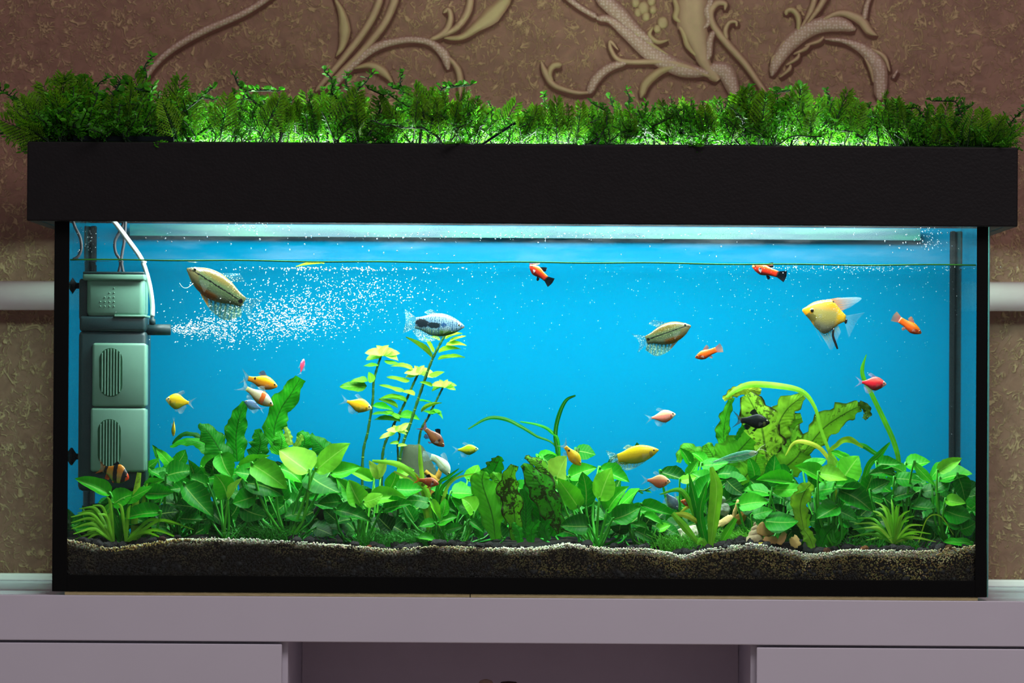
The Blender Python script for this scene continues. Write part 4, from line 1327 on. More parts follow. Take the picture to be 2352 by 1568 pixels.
stem_plant([(833, 1055), (845, 990), (856, 920), (858, 880), (866, 845), (877, 812)], 'leftmost tall stem plant with a broad pale crown', .26,
           [(812, 884, 62, 176, 24, .35, .1), (826, 872, 40, 172, 12, .72, .1), (850, 866, 26, 100, 16, .85, 0), (880, 935, 50, -8, 14, .45, 0), (852, 838, 34, 178, 8, .6, .1), (900, 830, 36, -5, 9, .66, .1)], (878, 812, 40, .93))
stem_plant([(878, 1052), (900, 985), (930, 925), (950, 880), (962, 855)], 'second tall stem plant with many narrow leaves on its left side', .28,
           [(925, 840, 50, 160, 9, .88, .2), (915, 868, 54, 165, 10, .82, .3), (902, 888, 60, 160, 9, .75, .25), (905, 912, 62, 162, 9, .72, .2), (893, 925, 48, 152, 8, .66, .3), (905, 950, 40, 150, 10, .62, .1), (890, 962, 60, 172, 9, .5, .1),
            (880, 945, 50, 178, 12, .48, .1), (940, 900, 30, 150, 10, .8, .5), (975, 920, 34, 0, 5, .5, 0), (940, 955, 46, 5, 18, .5, .05)], (963, 856, 34, .97))
stem_plant([(918, 1060), (945, 965), (966, 900), (990, 832), (1008, 795), (1022, 770)], 'tallest stem plant reaching up to the blue-grey gourami', .22,
           [(965, 795, 76, 138, 6, .45, .3), (985, 790, 44, 118, 8, .88, .4), (1030, 800, 50, 22, 8, .86, .35), (1046, 788, 46, 12, 10, .84, .4), (1035, 818, 60, 14, 7, .82, .3), (1050, 776, 40, 24, 6, .88, .4), (1002, 856, 36, 18, 12, .86, .2), (1040, 768, 40, 30, 6, .85, .4), (1000, 775, 24, 150, 7, .8, .3), (980, 880, 30, 150, 8, .7, .3)], None, 3.6)
stem_plant([(962, 1018), (985, 955), (1002, 920), (1019, 886)], 'short right-hand stem plant with a flat pale crown', .29,
           [(1000, 944, 26, 20, 10, .7, 0), (985, 946, 24, 150, 10, .72, 0), (1008, 948, 30, -30, 8, .75, 0), (986, 930, 50, 40, 5, .6, .4)], (1019, 886, 30, .92), 2.9)
stem_plant([(914, 1050), (913, 1020), (918, 1000), (912, 985)], 'small pale stem plant in front of the grey rock', .16,
           [(890, 996, 42, 200, 12, .95, .1), (926, 978, 30, 40, 14, .95, 0), (924, 1022, 22, 10, 8, .9, 0), (906, 1016, 20, 170, 8, .9, 0)], (912, 988, 24, .97), 2.6)

# ---- moss tufts
def moss(px, y, wpx, hpx, n, label, t):
    r = rootpt(px, y)
    V, Fc = [], []
    for i in range(n):
        bx = r.x + random.gauss(0, wpx * 0.4) * PX
        by = y + random.uniform(-.02, .03)
        b = Vector((bx, by, zbed(bx, by)))
        tip = b + Vector((random.gauss(0, 0.010), random.gauss(0, 0.006), random.uniform(0.3, 1) * hpx * PX))
        mid = (b + tip) / 2 + Vector((random.gauss(0, .006), 0, random.uniform(0, .006)))
        v, f = tube([b, mid, tip], [0.0006, 0.0005, 0.0002], 3, False)
        n0 = len(V)
        V += v
        Fc += [tuple(q + n0 for q in g) for g in f]
    o = part('moss', (V, Fc), MAT['stem'])
    o.color = tone(t)
    tag(o, label, 'moss', kind='stuff')


moss(610, .05, 90, 40, 500, 'fine green moss under the large pale anubias', .5)
moss(930, .05, 130, 44, 700, 'fine green moss on the gravel left of centre', .5)
moss(1560, .05, 90, 52, 500, 'light green moss around the pale rock', .72)
moss(1690, .06, 70, 40, 350, 'yellow-green moss behind the conch shell', .8)
moss(2030, .05, 100, 40, 400, 'thin moss beneath the right rosette', .5)
# ------------------------------------------------------------------ fish
def fish_mat(name, back, side, belly, pats=(), rough=0.28, trans=None, zb=0.08, scale=1.0, gain=0.5):
    """procedural fish skin in the body's own unit space: nose at x = 0, tail root at x = -1, z up"""
    k = NM(name)
    dim = lambda c: tuple(q * gain for q in c)
    back, side, belly = dim(back), dim(side), dim(belly)
    pats = [(*p[:-1], dim(p[-1])) for p in pats]
    co = k.coord()
    x, y, z = k.xyz(co)
    t = k.m('MULTIPLY', x, -1.0)
    nz = k.noise(co, 9.0, 3.0)
    zz = k.m('MULTIPLY_ADD', k.m('SUBTRACT', nz, 0.5), 0.08, z)
    c = k.mix(k.step(zz, zb * 0.2, zb * 1.6), side, back)
    c = k.mix(k.step(zz, -zb * 0.4, -zb * 1.9), c, belly)
    sc = k.voro(k.coord(scale=(1, 0.4, 1.2)), 42.0 * scale, 'F1')
    c = k.mix(k.m('MULTIPLY', k.step(sc, 0.3, 0.62), 0.07), c, (0, 0, 0))
    for p in pats:
        kind, col = p[0], p[-1]
        if kind == 'spot':
            _, sx, sz, rx, rz, _c = p
            d = k.m('ADD', k.m('POWER', k.m('DIVIDE', k.m('SUBTRACT', t, sx), rx), 2.0), k.m('POWER', k.m('DIVIDE', k.m('SUBTRACT', z, sz), rz), 2.0))
            d = k.m('MULTIPLY_ADD', k.m('SUBTRACT', k.noise(co, 22.0, 3.0), 0.5), 1.6, d)
            f = k.step(d, 1.2, 0.7)
        elif kind == 'bar':
            _, sx, w, sl, _c = p
            d = k.m('ABSOLUTE', k.m('SUBTRACT', k.m('MULTIPLY_ADD', k.m('SUBTRACT', nz, 0.5), 0.04, t), k.m('MULTIPLY_ADD', z, sl, sx)))
            f = k.step(d, w * 1.12, w * 0.88)
        elif kind == 'head':
            f = k.step(k.m('MULTIPLY_ADD', z, p[2], t), p[1] + 0.03, p[1] - 0.03)
        elif kind == 'tail':
            f = k.step(t, p[1] - 0.05, p[1] + 0.05)
        elif kind == 'dots':
            _, s_, thr, t0, z1, _c = p
            f = k.step(k.voro(k.coord(scale=(1, 0.35, 1)), s_, 'F1', rand=0.55), thr + 0.06, thr - 0.06)
            f = k.m('MULTIPLY', f, k.step(t, t0, t0 + 0.12))
        elif kind == 'line':
            _, z0, sl, w, t0, t1, _c = p
            wob = k.m('MULTIPLY_ADD', k.m('SUBTRACT', k.noise(co, 40.0, 2.0), 0.5), 0.05, z)
            d = k.m('ABSOLUTE', k.m('SUBTRACT', wob, k.m('MULTIPLY_ADD', t, sl, z0)))
            f = k.m('MULTIPLY', k.m('MULTIPLY', k.step(d, w, w * 0.5), k.step(t, t0 - 0.02, t0)), k.step(t, t1, t1 - 0.03))
        elif kind == 'under':
            _, z0, t0, t1, _c = p
            f = k.m('MULTIPLY', k.step(z, z0 + 0.04, z0 - 0.02), k.m('MULTIPLY', k.step(t, t0 - 0.05, t0 + 0.05), k.step(t, t1 + 0.05, t1 - 0.05)))
        elif kind == 'waves':
            w_ = k.node('ShaderNodeTexWave', {'Vector': k.coord(scale=(1, 0.2, 0.5)), 'Scale': p[1], 'Distortion': 6.0, 'Detail': 2.0, 'Detail Scale': 2.0}).outputs['Fac']
            f = k.m('MULTIPLY', k.step(w_, 0.55, 0.8), p[2])
        c = k.mix(f, c, col)
    nrm = k.bump(sc, 0.05, 0.01)
    s = k.pbsdf(c, rough, 0.5 if max(side) > .03 else 0.15, 0, nrm)
    if trans:
        s = k.mixs(trans, s, k.node('ShaderNodeBsdfTransparent').outputs[0])
    return k.done(s)


def fin_mat(name, color, alpha, tip=None, dots=None, edge=None, tip_a=None, gain=0.6):
    k = NM(name)
    color = tuple(q * gain for q in color)
    tip = tuple(q * gain for q in tip) if tip else None
    edge = (edge[0], tuple(q * gain for q in edge[1])) if edge else None
    u, v = k.attr('lu'), k.attr('lv')
    ray = k.m('SINE', k.m('MULTIPLY', v, 62.0))
    c = k.mix(u, color, tip or color)
    a = k.m('MULTIPLY_ADD', k.step(ray, -0.4, 0.8), 0.30 * alpha, 0.70 * alpha)
    if tip_a is not None:
        a = k.m('MULTIPLY', a, k.m('MULTIPLY_ADD', u, tip_a - 1.0, 1.0))
    if dots:
        d = k.voro(k.coord(), dots[0], 'F1', rand=0.6)
        f = k.step(d, 0.42, 0.25)
        c = k.mix(f, c, dots[1])
        a = k.m('MAXIMUM', a, k.m('MULTIPLY', f, 0.9))
    if edge:
        f = k.step(v, edge[0], edge[0] - 0.1) if edge[0] < 0.5 else k.step(v, edge[0], edge[0] + 0.1)
        c = k.mix(f, c, edge[1])
        a = k.m('MAXIMUM', a, k.m('MULTIPLY', f, 0.9))
    d = k.node('ShaderNodeBsdfDiffuse', {'Color': c}).outputs[0]
    t = k.node('ShaderNodeBsdfTranslucent', {'Color': c}).outputs[0]
    return k.done(k.mixs(a, k.node('ShaderNodeBsdfTransparent').outputs[0], k.mixs(0.45, d, t)))


def srgbp(*c):
    return srgb(*c)


# species: outline (t, top, bottom, half width), fins as (name, base points, outer points)
GOUR = dict(o=[(0, .012, -.012, .012), (.06, .05, -.05, .035), (.16, .10, -.115, .065), (.30, .15, -.165, .085), (.48, .17, -.19, .085), (.68, .145, -.165, .065), (.86, .09, -.10, .038), (1, .065, -.07, .02)],
            f=[('dorsal_fin', [(.46, .165), (.56, .16), (.68, .14)], [(.60, .23), (.74, .28), (.86, .24)]),
               ('anal_fin', [(.34, -.165), (.55, -.175), (.80, -.115), (1.0, -.06)], [(.40, -.20), (.64, -.30), (.90, -.31), (1.08, -.16)]),
               ('tail_fin', [(.985, .06), (.99, 0), (.985, -.06)], [(1.26, .17), (1.16, .0), (1.26, -.17)])], eye=(.115, .045, .028), pec=.16)
GOUR2 = dict(o=[(0, .012, -.012, .012), (.06, .05, -.045, .035), (.16, .10, -.10, .065), (.30, .15, -.15, .085), (.48, .18, -.18, .085), (.68, .16, -.17, .065), (.86, .11, -.11, .038), (1, .085, -.085, .02)],
             f=[('dorsal_fin', [(.58, .165), (.64, .16), (.74, .14)], [(.66, .215), (.74, .22), (.84, .17)]),
                ('anal_fin', [(.34, -.16), (.55, -.175), (.80, -.12), (1.0, -.07)], [(.40, -.19), (.62, -.255), (.86, -.27), (1.05, -.13)]),
                ('tail_fin', [(.985, .08), (.99, 0), (.985, -.08)], [(1.24, .20), (1.20, .0), (1.24, -.18)])], eye=(.115, .02, .024), pec=.16)
TETRA = dict(o=[(0, .02, -.025, .015), (.06, .075, -.07, .05), (.16, .15, -.145, .085), (.30, .225, -.225, .10), (.45, .255, -.275, .10), (.60, .215, -.24, .08), (.78, .125, -.13, .05), (.92, .07, -.06, .03), (1, .06, -.05, .02)],
             f=[('dorsal_fin', [(.42, .25), (.50, .24), (.60, .205)], [(.58, .34), (.70, .38), (.78, .30)]),
                ('anal_fin', [(.52, -.26), (.68, -.19), (.88, -.08)], [(.66, -.40), (.82, -.36), (.93, -.13)]),
                ('tail_fin', [(.985, .055), (.99, 0), (.985, -.045)], [(1.30, .22), (1.12, .0), (1.30, -.20)]),
                ('pelvic_fin', [(.40, -.265), (.46, -.27)], [(.50, -.36), (.56, -.33)])], eye=(.115, .045, .036), pec=.16)
BARB = dict(o=[(0, .02, -.03, .015), (.07, .07, -.075, .05), (.18, .135, -.135, .09), (.32, .19, -.175, .105), (.46, .205, -.185, .10), (.62, .165, -.15, .075), (.80, .10, -.085, .045), (1, .07, -.065, .022)],
            f=[('dorsal_fin', [(.42, .205), (.52, .19), (.62, .16)], [(.56, .33), (.66, .28), (.72, .20)]),
               ('anal_fin', [(.64, -.145), (.72, -.115), (.80, -.085)], [(.74, -.24), (.84, -.22), (.88, -.12)]),
               ('pelvic_fin', [(.42, -.18), (.50, -.18)], [(.50, -.27), (.60, -.25)]),
               ('tail_fin', [(.985, .065), (.99, 0), (.985, -.06)], [(1.30, .24), (1.11, .0), (1.30, -.22)])], eye=(.10, .035, .032), pec=.14)
PLATY = dict(o=[(0, .02, -.03, .02), (.08, .065, -.08, .055), (.20, .12, -.14, .085), (.36, .16, -.18, .095), (.52, .15, -.16, .08), (.72, .115, -.115, .05), (1, .10, -.10, .025)],
             f=[('dorsal_fin', [(.42, .16), (.52, .148), (.66, .125)], [(.56, .25), (.68, .29), (.74, .17)]),
                ('anal_fin', [(.58, -.145), (.64, -.13), (.70, -.12)], [(.66, -.24), (.73, -.235), (.75, -.17)]),
                ('tail_fin', [(.985, .098), (.99, 0), (.985, -.098)], [(1.26, .18), (1.30, .0), (1.26, -.18)])], eye=(.10, .025, .032), pec=.12)
ANGEL = dict(o=[(0, .02, -.03, .015), (.08, .09, -.10, .045), (.20, .21, -.19, .08), (.33, .28, -.31, .10), (.46, .33, -.40, .10), (.60, .36, -.45, .085), (.74, .27, -.33, .06), (.86, .165, -.18, .04), (1, .07, -.075, .02)],
             f=[('dorsal_fin', [(.52, .34), (.66, .33), (.88, .15)], [(.74, .43), (1.26, .53), (1.06, .27)]),
                ('anal_fin', [(.46, -.40), (.62, -.44), (.86, -.17)], [(.66, -.62), (.84, -.76), (.96, -.32)]),
                ('pelvic_fin', [(.30, -.29), (.36, -.33)], [(.56, -.60), (.62, -.66)]),
                ('tail_fin', [(.985, .06), (.99, 0), (.985, -.065)], [(1.40, .22), (1.28, .0), (1.16, -.42)])], eye=(.215, .025, .045), pec=.10)
CATF = dict(o=[(0, .012, -.015, .012), (.05, .03, -.04, .025), (.14, .05, -.065, .032), (.28, .062, -.085, .034), (.48, .058, -.078, .028), (.70, .04, -.052, .02), (.88, .022, -.028, .012), (1, .016, -.018, .008)],
            f=[('anal_fin', [(.24, -.078), (.50, -.074), (.75, -.042), (1.0, -.014)], [(.30, -.105), (.54, -.105), (.80, -.07), (1.0, -.03)]),
               ('tail_fin', [(.99, .015), (.995, 0), (.99, -.015)], [(1.18, .09), (1.06, .0), (1.14, -.11)])], eye=(.055, -.004, .014), pec=.08)

MAT['eye'] = plain('eye_black', (0.004, 0.004, 0.004), 0.1, 0.8)


def fish(name, label, nose, tail, y, sp, body, fins, eye=(0.75, 0.65, 0.3), yaw=0.0, roll=0.0, L=None, bend=0.0, group=None, feelers=None, hscale=1.0, pupil=0.62):
    a, b = W(nose[0], nose[1], y), W(tail[0], tail[1], y)
    d = a - b
    Lr = d.length if L is None else L * PX
    ti = d.normalized()
    up = Vector((0, 0, 1))
    X = (ti * math.cos(yaw) + Vector((0, -1, 0)) * math.sin(yaw)).normalized()
    Y = up.cross(X)
    if Y.length < 0.15:
        Y = Vector((0, 1, 0)).cross(X).cross(X) * -1 if abs(X.y) < .9 else Vector((1, 0, 0))
    Y.normalize()
    Z = X.cross(Y)
    if roll:
        q = Matrix.Rotation(roll, 3, X)
        Y, Z = q @ Y, q @ Z
    Lr = Lr / max(0.35, math.cos(yaw)) if L is None else Lr
    mid = (a + b) / 2
    org = mid + X * (Lr * 0.5)
    e = empty(name)
    e.matrix_basis = Matrix(((X.x * Lr, Y.x * Lr, Z.x * Lr, org.x), (X.y * Lr, Y.y * Lr, Z.y * Lr, org.y), (X.z * Lr, Y.z * Lr, Z.z * Lr, org.z), (0, 0, 0, 1)))
    tag(e, label, 'fish', group)

    def bd(p):
        x, yy, z = p
        t = -x
        if bend:
            a_ = bend * (t - 0.5)
            R_ = 1.0 / bend
            return (-0.5 - (R_ - z) * math.sin(a_), yy, R_ - (R_ - z) * math.cos(a_))
        return (x, yy + 0.03 * math.sin(t * 3.0) * (t > 0.4) * (t - 0.4), z)
    O = spline(sp['o'], 26)
    nr = 18
    V, Fc = [], []
    for (t, tp, bt, w) in O:
        tp, bt = tp * hscale, bt * hscale
        cz, hz = (tp + bt) / 2, (tp - bt) / 2
        for k_ in range(nr):
            an = 2 * math.pi * k_ / nr
            cs, sn = math.cos(an), math.sin(an)
            V.append(bd((-t, w * math.copysign(abs(cs) ** 0.9, cs), cz + hz * sn)))
    n = len(O)
    for i in range(n - 1):
        for k_ in range(nr):
            q, p = i * nr + k_, i * nr + (k_ + 1) % nr
            Fc.append((q, p, p + nr, q + nr))
    Fc.append(tuple(reversed(range(nr))))
    Fc.append(tuple(range((n - 1) * nr, n * nr)))
    part('body', (V, Fc), body, e, world=False)
    for (fn, base, outer) in sp['f']:
        fm = fins.get(fn, fins['*'])
        m, kx = 17, 7
        B, O2 = spline(base, m), spline(outer, m)
        V, Fc, lu, lv = [], [], [], []
        for i in range(m):
            for j in range(kx):
                s = j / (kx - 1)
                p = B[i] * (1 - s) + O2[i] * s
                yy = 0.006 * math.sin(i * 2.2) * s + 0.05 * s * s * math.sin(i * 0.35 + len(fn))
                if fn == 'pelvic_fin':
                    yy += 0.03 * s
                V.append(bd((-p[0], yy, p[1] * hscale)))
                lu.append(s)
                lv.append(i / (m - 1))
        for i in range(m - 1):
            for j in range(kx - 1):
                q = i * kx + j
                Fc.append((q, q + 1, q + kx + 1, q + kx))
        part(fn, (V, Fc), fm, e, world=False, attrs={'lu': lu, 'lv': lv})
    ex, ez, er = sp['eye']
    er *= 1.35
    ez *= hscale
    w_e = float(np.interp(ex, [q[0] for q in sp['o']], [q[3] for q in sp['o']]))
    IVs, IFs = ico(2)
    im = plain('iris', eye, 0.2, 0.6)
    for s in (-1, 1):
        V = [bd((-ex + v[0] * er, s * w_e * 0.86 + v[1] * er * 0.5, ez + v[2] * er)) for v in IVs]
        o = part('eye', (V, IFs), im, e, world=False)
        V = [bd((-ex + v[0] * er * pupil, s * (w_e * 0.86 + er * 0.30) + v[1] * er * 0.32, ez + v[2] * er * pupil)) for v in IVs]
        part('pupil', (V, IFs), MAT['eye'], o, world=False)
        # pectoral fin
        pl = sp['pec']
        bx = ex + 0.15
        w_b = float(np.interp(bx, [q[0] for q in sp['o']], [q[3] for q in sp['o']]))
        V, Fc, lu, lv = [], [], [], []
        for i in range(7):
            for j in range(5):
                g, h = i / 6, j / 4
                V.append(bd((-bx - h * pl * math.cos((g - .5) * .7), s * (w_b * 0.98 + 0.004 + h * pl * 0.30), -0.04 * hscale + (g - .5) * 0.03 + h * pl * (math.sin((g - .5) * 1.0) - .25))))
                lu.append(h)
                lv.append(g)
        for i in range(6):
            for j in range(4):
                q = i * 5 + j
                Fc.append((q, q + 1, q + 6, q + 5))
        part('pectoral_fin', (V, Fc), fins.get('pec', FPEC), e, world=False, attrs={'lu': lu, 'lv': lv})
    for fl in (feelers or ()):
        part('feeler', tube(spline([bd(p) for p in fl], 12), [.005 - .0003 * i for i in range(12)], 5), MAT['feeler'], e, world=False)
    return e


MAT['feeler'] = plain('feeler', (0.75, 0.78, 0.6), 0.4)
FPEC = fin_mat('pectoral_clear', (0.5, 0.6, 0.5), 0.22, tip_a=0.6)
FCL = fin_mat('clear_fin', (0.55, 0.80, 0.85), 0.6, tip_a=0.6)
FYL = fin_mat('yellow_white_fin', (0.85, 0.9, 0.6), 0.55, (0.7, 0.9, 0.9), tip_a=0.6)

# pearl gouramis
PM = fish_mat('pearl_gourami', srgb(150, 128, 44), srgb(120, 150, 100), srgb(150, 180, 140),
              [('head', .22, .5, srgb(148, 142, 92)), ('under', -.13, .25, .62, srgb(206, 128, 20)), ('dots', 30, .23, .22, 9, srgb(226, 226, 160)),
               ('line', .03, -.035, .013, .10, .92, (0.008, 0.012, 0.008)), ('spot', .95, -.01, .035, .035, (0.005, 0.005, 0.005)), ('spot', .06, .01, .03, .02, srgb(110, 90, 60))], gain=.27)
PF = {'*': fin_mat('pearl_fin', (0.08, 0.30, 0.34), 0.55, (0.08, 0.32, 0.38), (30, (0.40, 0.52, 0.48)), tip_a=0.7),
      'anal_fin': fin_mat('pearl_anal_fin', (0.10, 0.20, 0.10), 0.95, (0.08, 0.26, 0.22), (30, (0.34, 0.46, 0.26)), (.30, srgb(214, 150, 20)))}
fish('pearl_gourami', 'spotted pearl gourami swimming up beside the filter bubbles', (429, 617), (560, 694), .10, GOUR, PM, PF, (0.35, 0.36, 0.2), group='pearl gouramis', hscale=1.2, feelers=[[(-.20, .05, -.14), (-.16, .07, -.24), (-.10, .08, -.27), (-.02, .09, -.24)]])
fish('pearl_gourami', 'spotted pearl gourami right of centre facing right', (1587, 748), (1484, 780), .13, GOUR, PM, PF, (0.35, 0.36, 0.2), group='pearl gouramis', hscale=1.28, feelers=[[(-.22, .09, -.16), (-.50, .10, -.10), (-.8, .10, -.10), (-1.05, .10, -.13)]])
# blue opaline gourami
OM = fish_mat('opaline_gourami', srgb(150, 196, 214), srgb(120, 170, 200), srgb(110, 160, 120),
              [('waves', 7.0, 0.8, srgb(40, 90, 130)), ('dots', 26, .22, .0, 9, srgb(200, 232, 240)), ('spot', .86, .0, .14, .09, (0.003, 0.015, 0.025)), ('spot', .62, -.02, .14, .06, (0.004, 0.02, 0.03)), ('spot', .42, .0, .05, .05, srgb(40, 90, 140)),
               ('under', -.12, .12, .5, srgb(84, 140, 50)), ('spot', .03, -.02, .03, .02, srgb(190, 150, 130))], gain=.34)
OF = {'*': fin_mat('opaline_fin', (0.12, 0.40, 0.50), 0.65, (0.12, 0.45, 0.55), (40, (0.75, 0.95, 0.95)))}
fish('opaline_gourami', 'blue-grey marbled gourami above the tallest stem plant', (1067, 750), (954, 741), .17, GOUR2, OM, OF, (0.75, 0.72, 0.45), feelers=[[(-.30, .09, -.16), (-.5, .10, -.11), (-.75, .10, -.08)]], hscale=1.32)
# golden gourami
GM = fish_mat('golden_gourami', srgb(255, 222, 10), srgb(236, 200, 20), srgb(176, 190, 60), [('spot', .20, -.05, .05, .07, srgb(170, 150, 60))], gain=.66)
GF = {'*': fin_mat('golden_fin', (0.45, 0.62, 0.10), 0.7, (0.30, 0.62, 0.45), (36, (0.75, 0.92, 0.55))), 'tail_fin': fin_mat('golden_tail', (0.20, 0.60, 0.50), 0.6, (0.25, 0.68, 0.60), (36, (0.75, 0.95, 0.85)))}
fish('golden_gourami', 'golden yellow gourami hovering over the blue gap right of centre', (1513, 1033), (1419, 1052), .10, GOUR2, GM, GF, (0.85, 0.35, 0.08), hscale=1.2)
# angelfish
AM = fish_mat('angelfish', srgb(246, 160, 10), srgb(172, 158, 84), srgb(130, 132, 108),
              [('head', .22, .35, srgb(255, 170, 20)), ('tail', .80, srgb(226, 176, 30)), ('spot', .22, -.14, .13, .10, srgb(120, 110, 50)), ('spot', .46, .325, .03, .02, (0.01, 0.01, 0)), ('spot', .66, .32, .03, .025, (0.01, 0.01, 0)), ('dots', 26, .20, .3, 9, srgb(214, 206, 170))], zb=.17)
AF = {'*': fin_mat('angel_fin', (0.35, 0.66, 0.72), 0.42, tip_a=0.45), 'dorsal_fin': fin_mat('angel_dorsal', srgb(240, 150, 20), .85, (0.45, 0.70, 0.75), None, (.12, srgb(250, 150, 20)), tip_a=.4),
      'anal_fin': fin_mat('angel_anal', srgb(150, 160, 90), .85, (0.45, 0.70, 0.75), tip_a=.25)}
ang = fish('angelfish', 'golden angelfish with trailing fins at upper right', (1843, 711), (1942, 731), .12, ANGEL, AM, AF, (0.80, 0.38, 0.03), pupil=.7)
for pts, rad in (([(-.78, .012, -.27), (-.80, .014, -.45), (-.90, .018, -.62), (-.96, .02, -.72)], .022),):
    o = part('black_streak', tube(spline(pts, 10), [rad * (0.8 + .5 * math.sin(3 * i / 9)) for i in range(10)], 8), MAT['eye'], ang, world=False)
V_, F_ = ico(2)
part('tail_spot', ([(-1.02 + v[0] * .035, v[1] * .02, -.06 + v[2] * .06) for v in V_], F_), MAT['eye'], ang, world=False)

# platies
RP = fish_mat('red_platy', srgb(255, 96, 10), srgb(222, 44, 10), srgb(150, 22, 12), [('spot', .30, -.03, .06, .05, (0.015, 0.01, 0.008)), ('tail', .93, (0.01, 0.008, 0.008)), ('spot', .03, .0, .04, .03, srgb(255, 170, 60))])
RP2 = fish_mat('red_platy_plain', srgb(240, 110, 20), srgb(190, 40, 10), srgb(120, 20, 10), [('tail', .93, (0.01, 0.008, 0.008))])
BF = {'*': fin_mat('black_fin', (0.006, 0.008, 0.010), 1.4), 'pec': FCL}
fish('platy', 'red black-tailed platy nosing up at the water surface at centre', (1217, 609), (1256, 641), .09, PLATY, RP2, BF, (0.2, 0.08, 0.02), group='red black-tailed platies', hscale=1.4, pupil=.5)
fish('platy', 'red black-tailed platy under the water surface at right', (1728, 611), (1788, 630), .09, PLATY, RP, BF, (0.2, 0.08, 0.02), group='red black-tailed platies', hscale=1.2, pupil=.5)
OP = fish_mat('orange_platy', srgb(255, 140, 20), srgb(250, 104, 8), srgb(190, 60, 10), [('spot', .22, -.02, .08, .06, srgb(180, 60, 10))])
OFN = {'*': fin_mat('orange_fin', srgb(235, 96, 8), .9, srgb(200, 140, 40), tip_a=.8), 'pec': FCL}
fish('platy', 'plain orange platy diving near the right end of the tank', (2116, 765), (2066, 734), .14, PLATY, OP, OFN, (0.25, 0.05, 0.01), group='plain orange platies', hscale=1.22)
fish('platy', 'plain orange platy below the right-hand pearl gourami', (1597, 821), (1645, 803), .14, PLATY, OP, OFN, (0.25, 0.05, 0.01), group='plain orange platies', hscale=1.22)
WP = fish_mat('white_platy', srgb(236, 250, 226), srgb(214, 240, 206), srgb(190, 220, 186), [('line', -.01, .0, .03, .3, .9, srgb(190, 210, 150)), ('head', .05, 0, srgb(200, 220, 110))], gain=.7)
WF = {'*': fin_mat('white_fin', (0.72, 0.90, 0.82), .7, (0.6, 0.9, 0.9), tip_a=.6)}
fish('platy', 'creamy white curved platy left of centre', (1032, 1082), (1000, 1048), .12, PLATY, WP, WF, (0.6, 0.7, 0.4), bend=-1.15, L=64, hscale=1.25)

# tetras
def tet(col_b, col_s, col_v, nm, extra=()):
    return fish_mat(nm, col_b, col_s, col_v, gain=.68, pats=[('head', .15, .15, tuple(q * .6 + .3 for q in col_b)), *extra, ('spot', .20, -.06, .045, .06, tuple(q * .45 for q in col_s))])


YT = tet(srgb(255, 232, 10), srgb(246, 190, 20), srgb(150, 140, 10), 'yellow_tetra')
YT2 = tet(srgb(255, 226, 10), srgb(236, 196, 20), srgb(150, 160, 10), 'lemon_tetra')
fish('tetra', 'yellow-orange tetra just left of the stem plants', (854, 938), (797, 922), .15, TETRA, YT, {'*': FCL}, (0.75, 0.8, 0.5), group='yellow tetras', hscale=1.05)
fish('tetra', 'yellow tetra facing left beside the filter', (381, 917), (433, 925), .12, TETRA, YT2, {'*': FYL, 'tail_fin': FYL}, (0.7, 0.75, 0.5), yaw=.2, group='yellow tetras', hscale=1.3)
fish('tetra', 'tiny yellow tetra seen edge-on below the yellow tetra by the filter', (398, 1000), (399, 969), .16, TETRA, YT2, {'*': FYL}, (0.6, 0.6, 0.3), roll=1.15, L=36, group='yellow tetras')
GT = tet(srgb(170, 250, 20), srgb(206, 214, 14), srgb(84, 150, 14), 'green_tetra')
fish('tetra', 'yellow-green glowing tetra left of centre', (1099, 1031), (1052, 1033), .14, TETRA, GT, {'*': FCL}, (0.1, 0.5, 0.3), group='green tetras', hscale=.98)
RT = tet(srgb(255, 90, 80), srgb(240, 30, 50), srgb(140, 20, 30), 'red_tetra')
RTF = {'*': fin_mat('pink_fin', (0.72, 0.50, 0.80), .62, (0.80, 0.60, 0.85), tip_a=.8)}
fish('tetra', 'bright red-pink tetra in front of the tall strap leaf', (2036, 882), (1980, 878), .12, TETRA, RT, RTF, (0.7, 0.55, 0.4), hscale=1.1)
KT = tet(srgb(255, 214, 160), srgb(255, 150, 130), srgb(206, 110, 90), 'pink_tetra')
fish('tetra', 'pale pink tetra in open water right of centre', (1552, 951), (1497, 960), .15, TETRA, KT, {'*': FCL}, (0.4, 0.25, 0.1), hscale=1.0)
CT = tet(srgb(255, 190, 130), srgb(255, 136, 96), srgb(226, 110, 80), 'coral_tetra')
fish('tetra', 'coral pink tetra above the sandy gap', (1540, 1106), (1487, 1103), .11, TETRA, CT, {'*': FCL}, (0.4, 0.35, 0.2), hscale=1.12)
PKT = tet(srgb(255, 80, 120), srgb(250, 70, 110), srgb(150, 150, 200), 'magenta_tetra')
fish('tetra', 'tiny pink fish seen end-on above the crinkled fern leaf', (697, 828), (692, 850), .24, TETRA, PKT, {'*': FCL}, (0.4, 0.35, 0.3), roll=.9, L=32)
BT = fish_mat('black_widow', (0.014, 0.024, 0.022), (0.008, 0.014, 0.014), (0.006, 0.01, 0.01), [('spot', .19, -.06, .05, .08, srgb(120, 130, 80))])
BTF = {'*': fin_mat('smoke_fin', (0.010, 0.016, 0.016), 1.35), 'tail_fin': fin_mat('smoke_tail', (0.20, 0.26, 0.14), .9, (0.01, 0.02, 0.02))}
fish('tetra', 'black fish in front of the blotched lime fern', (1768, 970), (1702, 965), .11, BARB, BT, BTF, (0.25, 0.28, 0.12), hscale=1.32)
SM = fish_mat('serpae_dark', srgb(126, 74, 48), srgb(150, 96, 48), srgb(140, 60, 40), [('spot', .30, .05, .05, .06, (0.03, 0.02, 0.015)), ('head', .08, 0, srgb(180, 70, 66))])
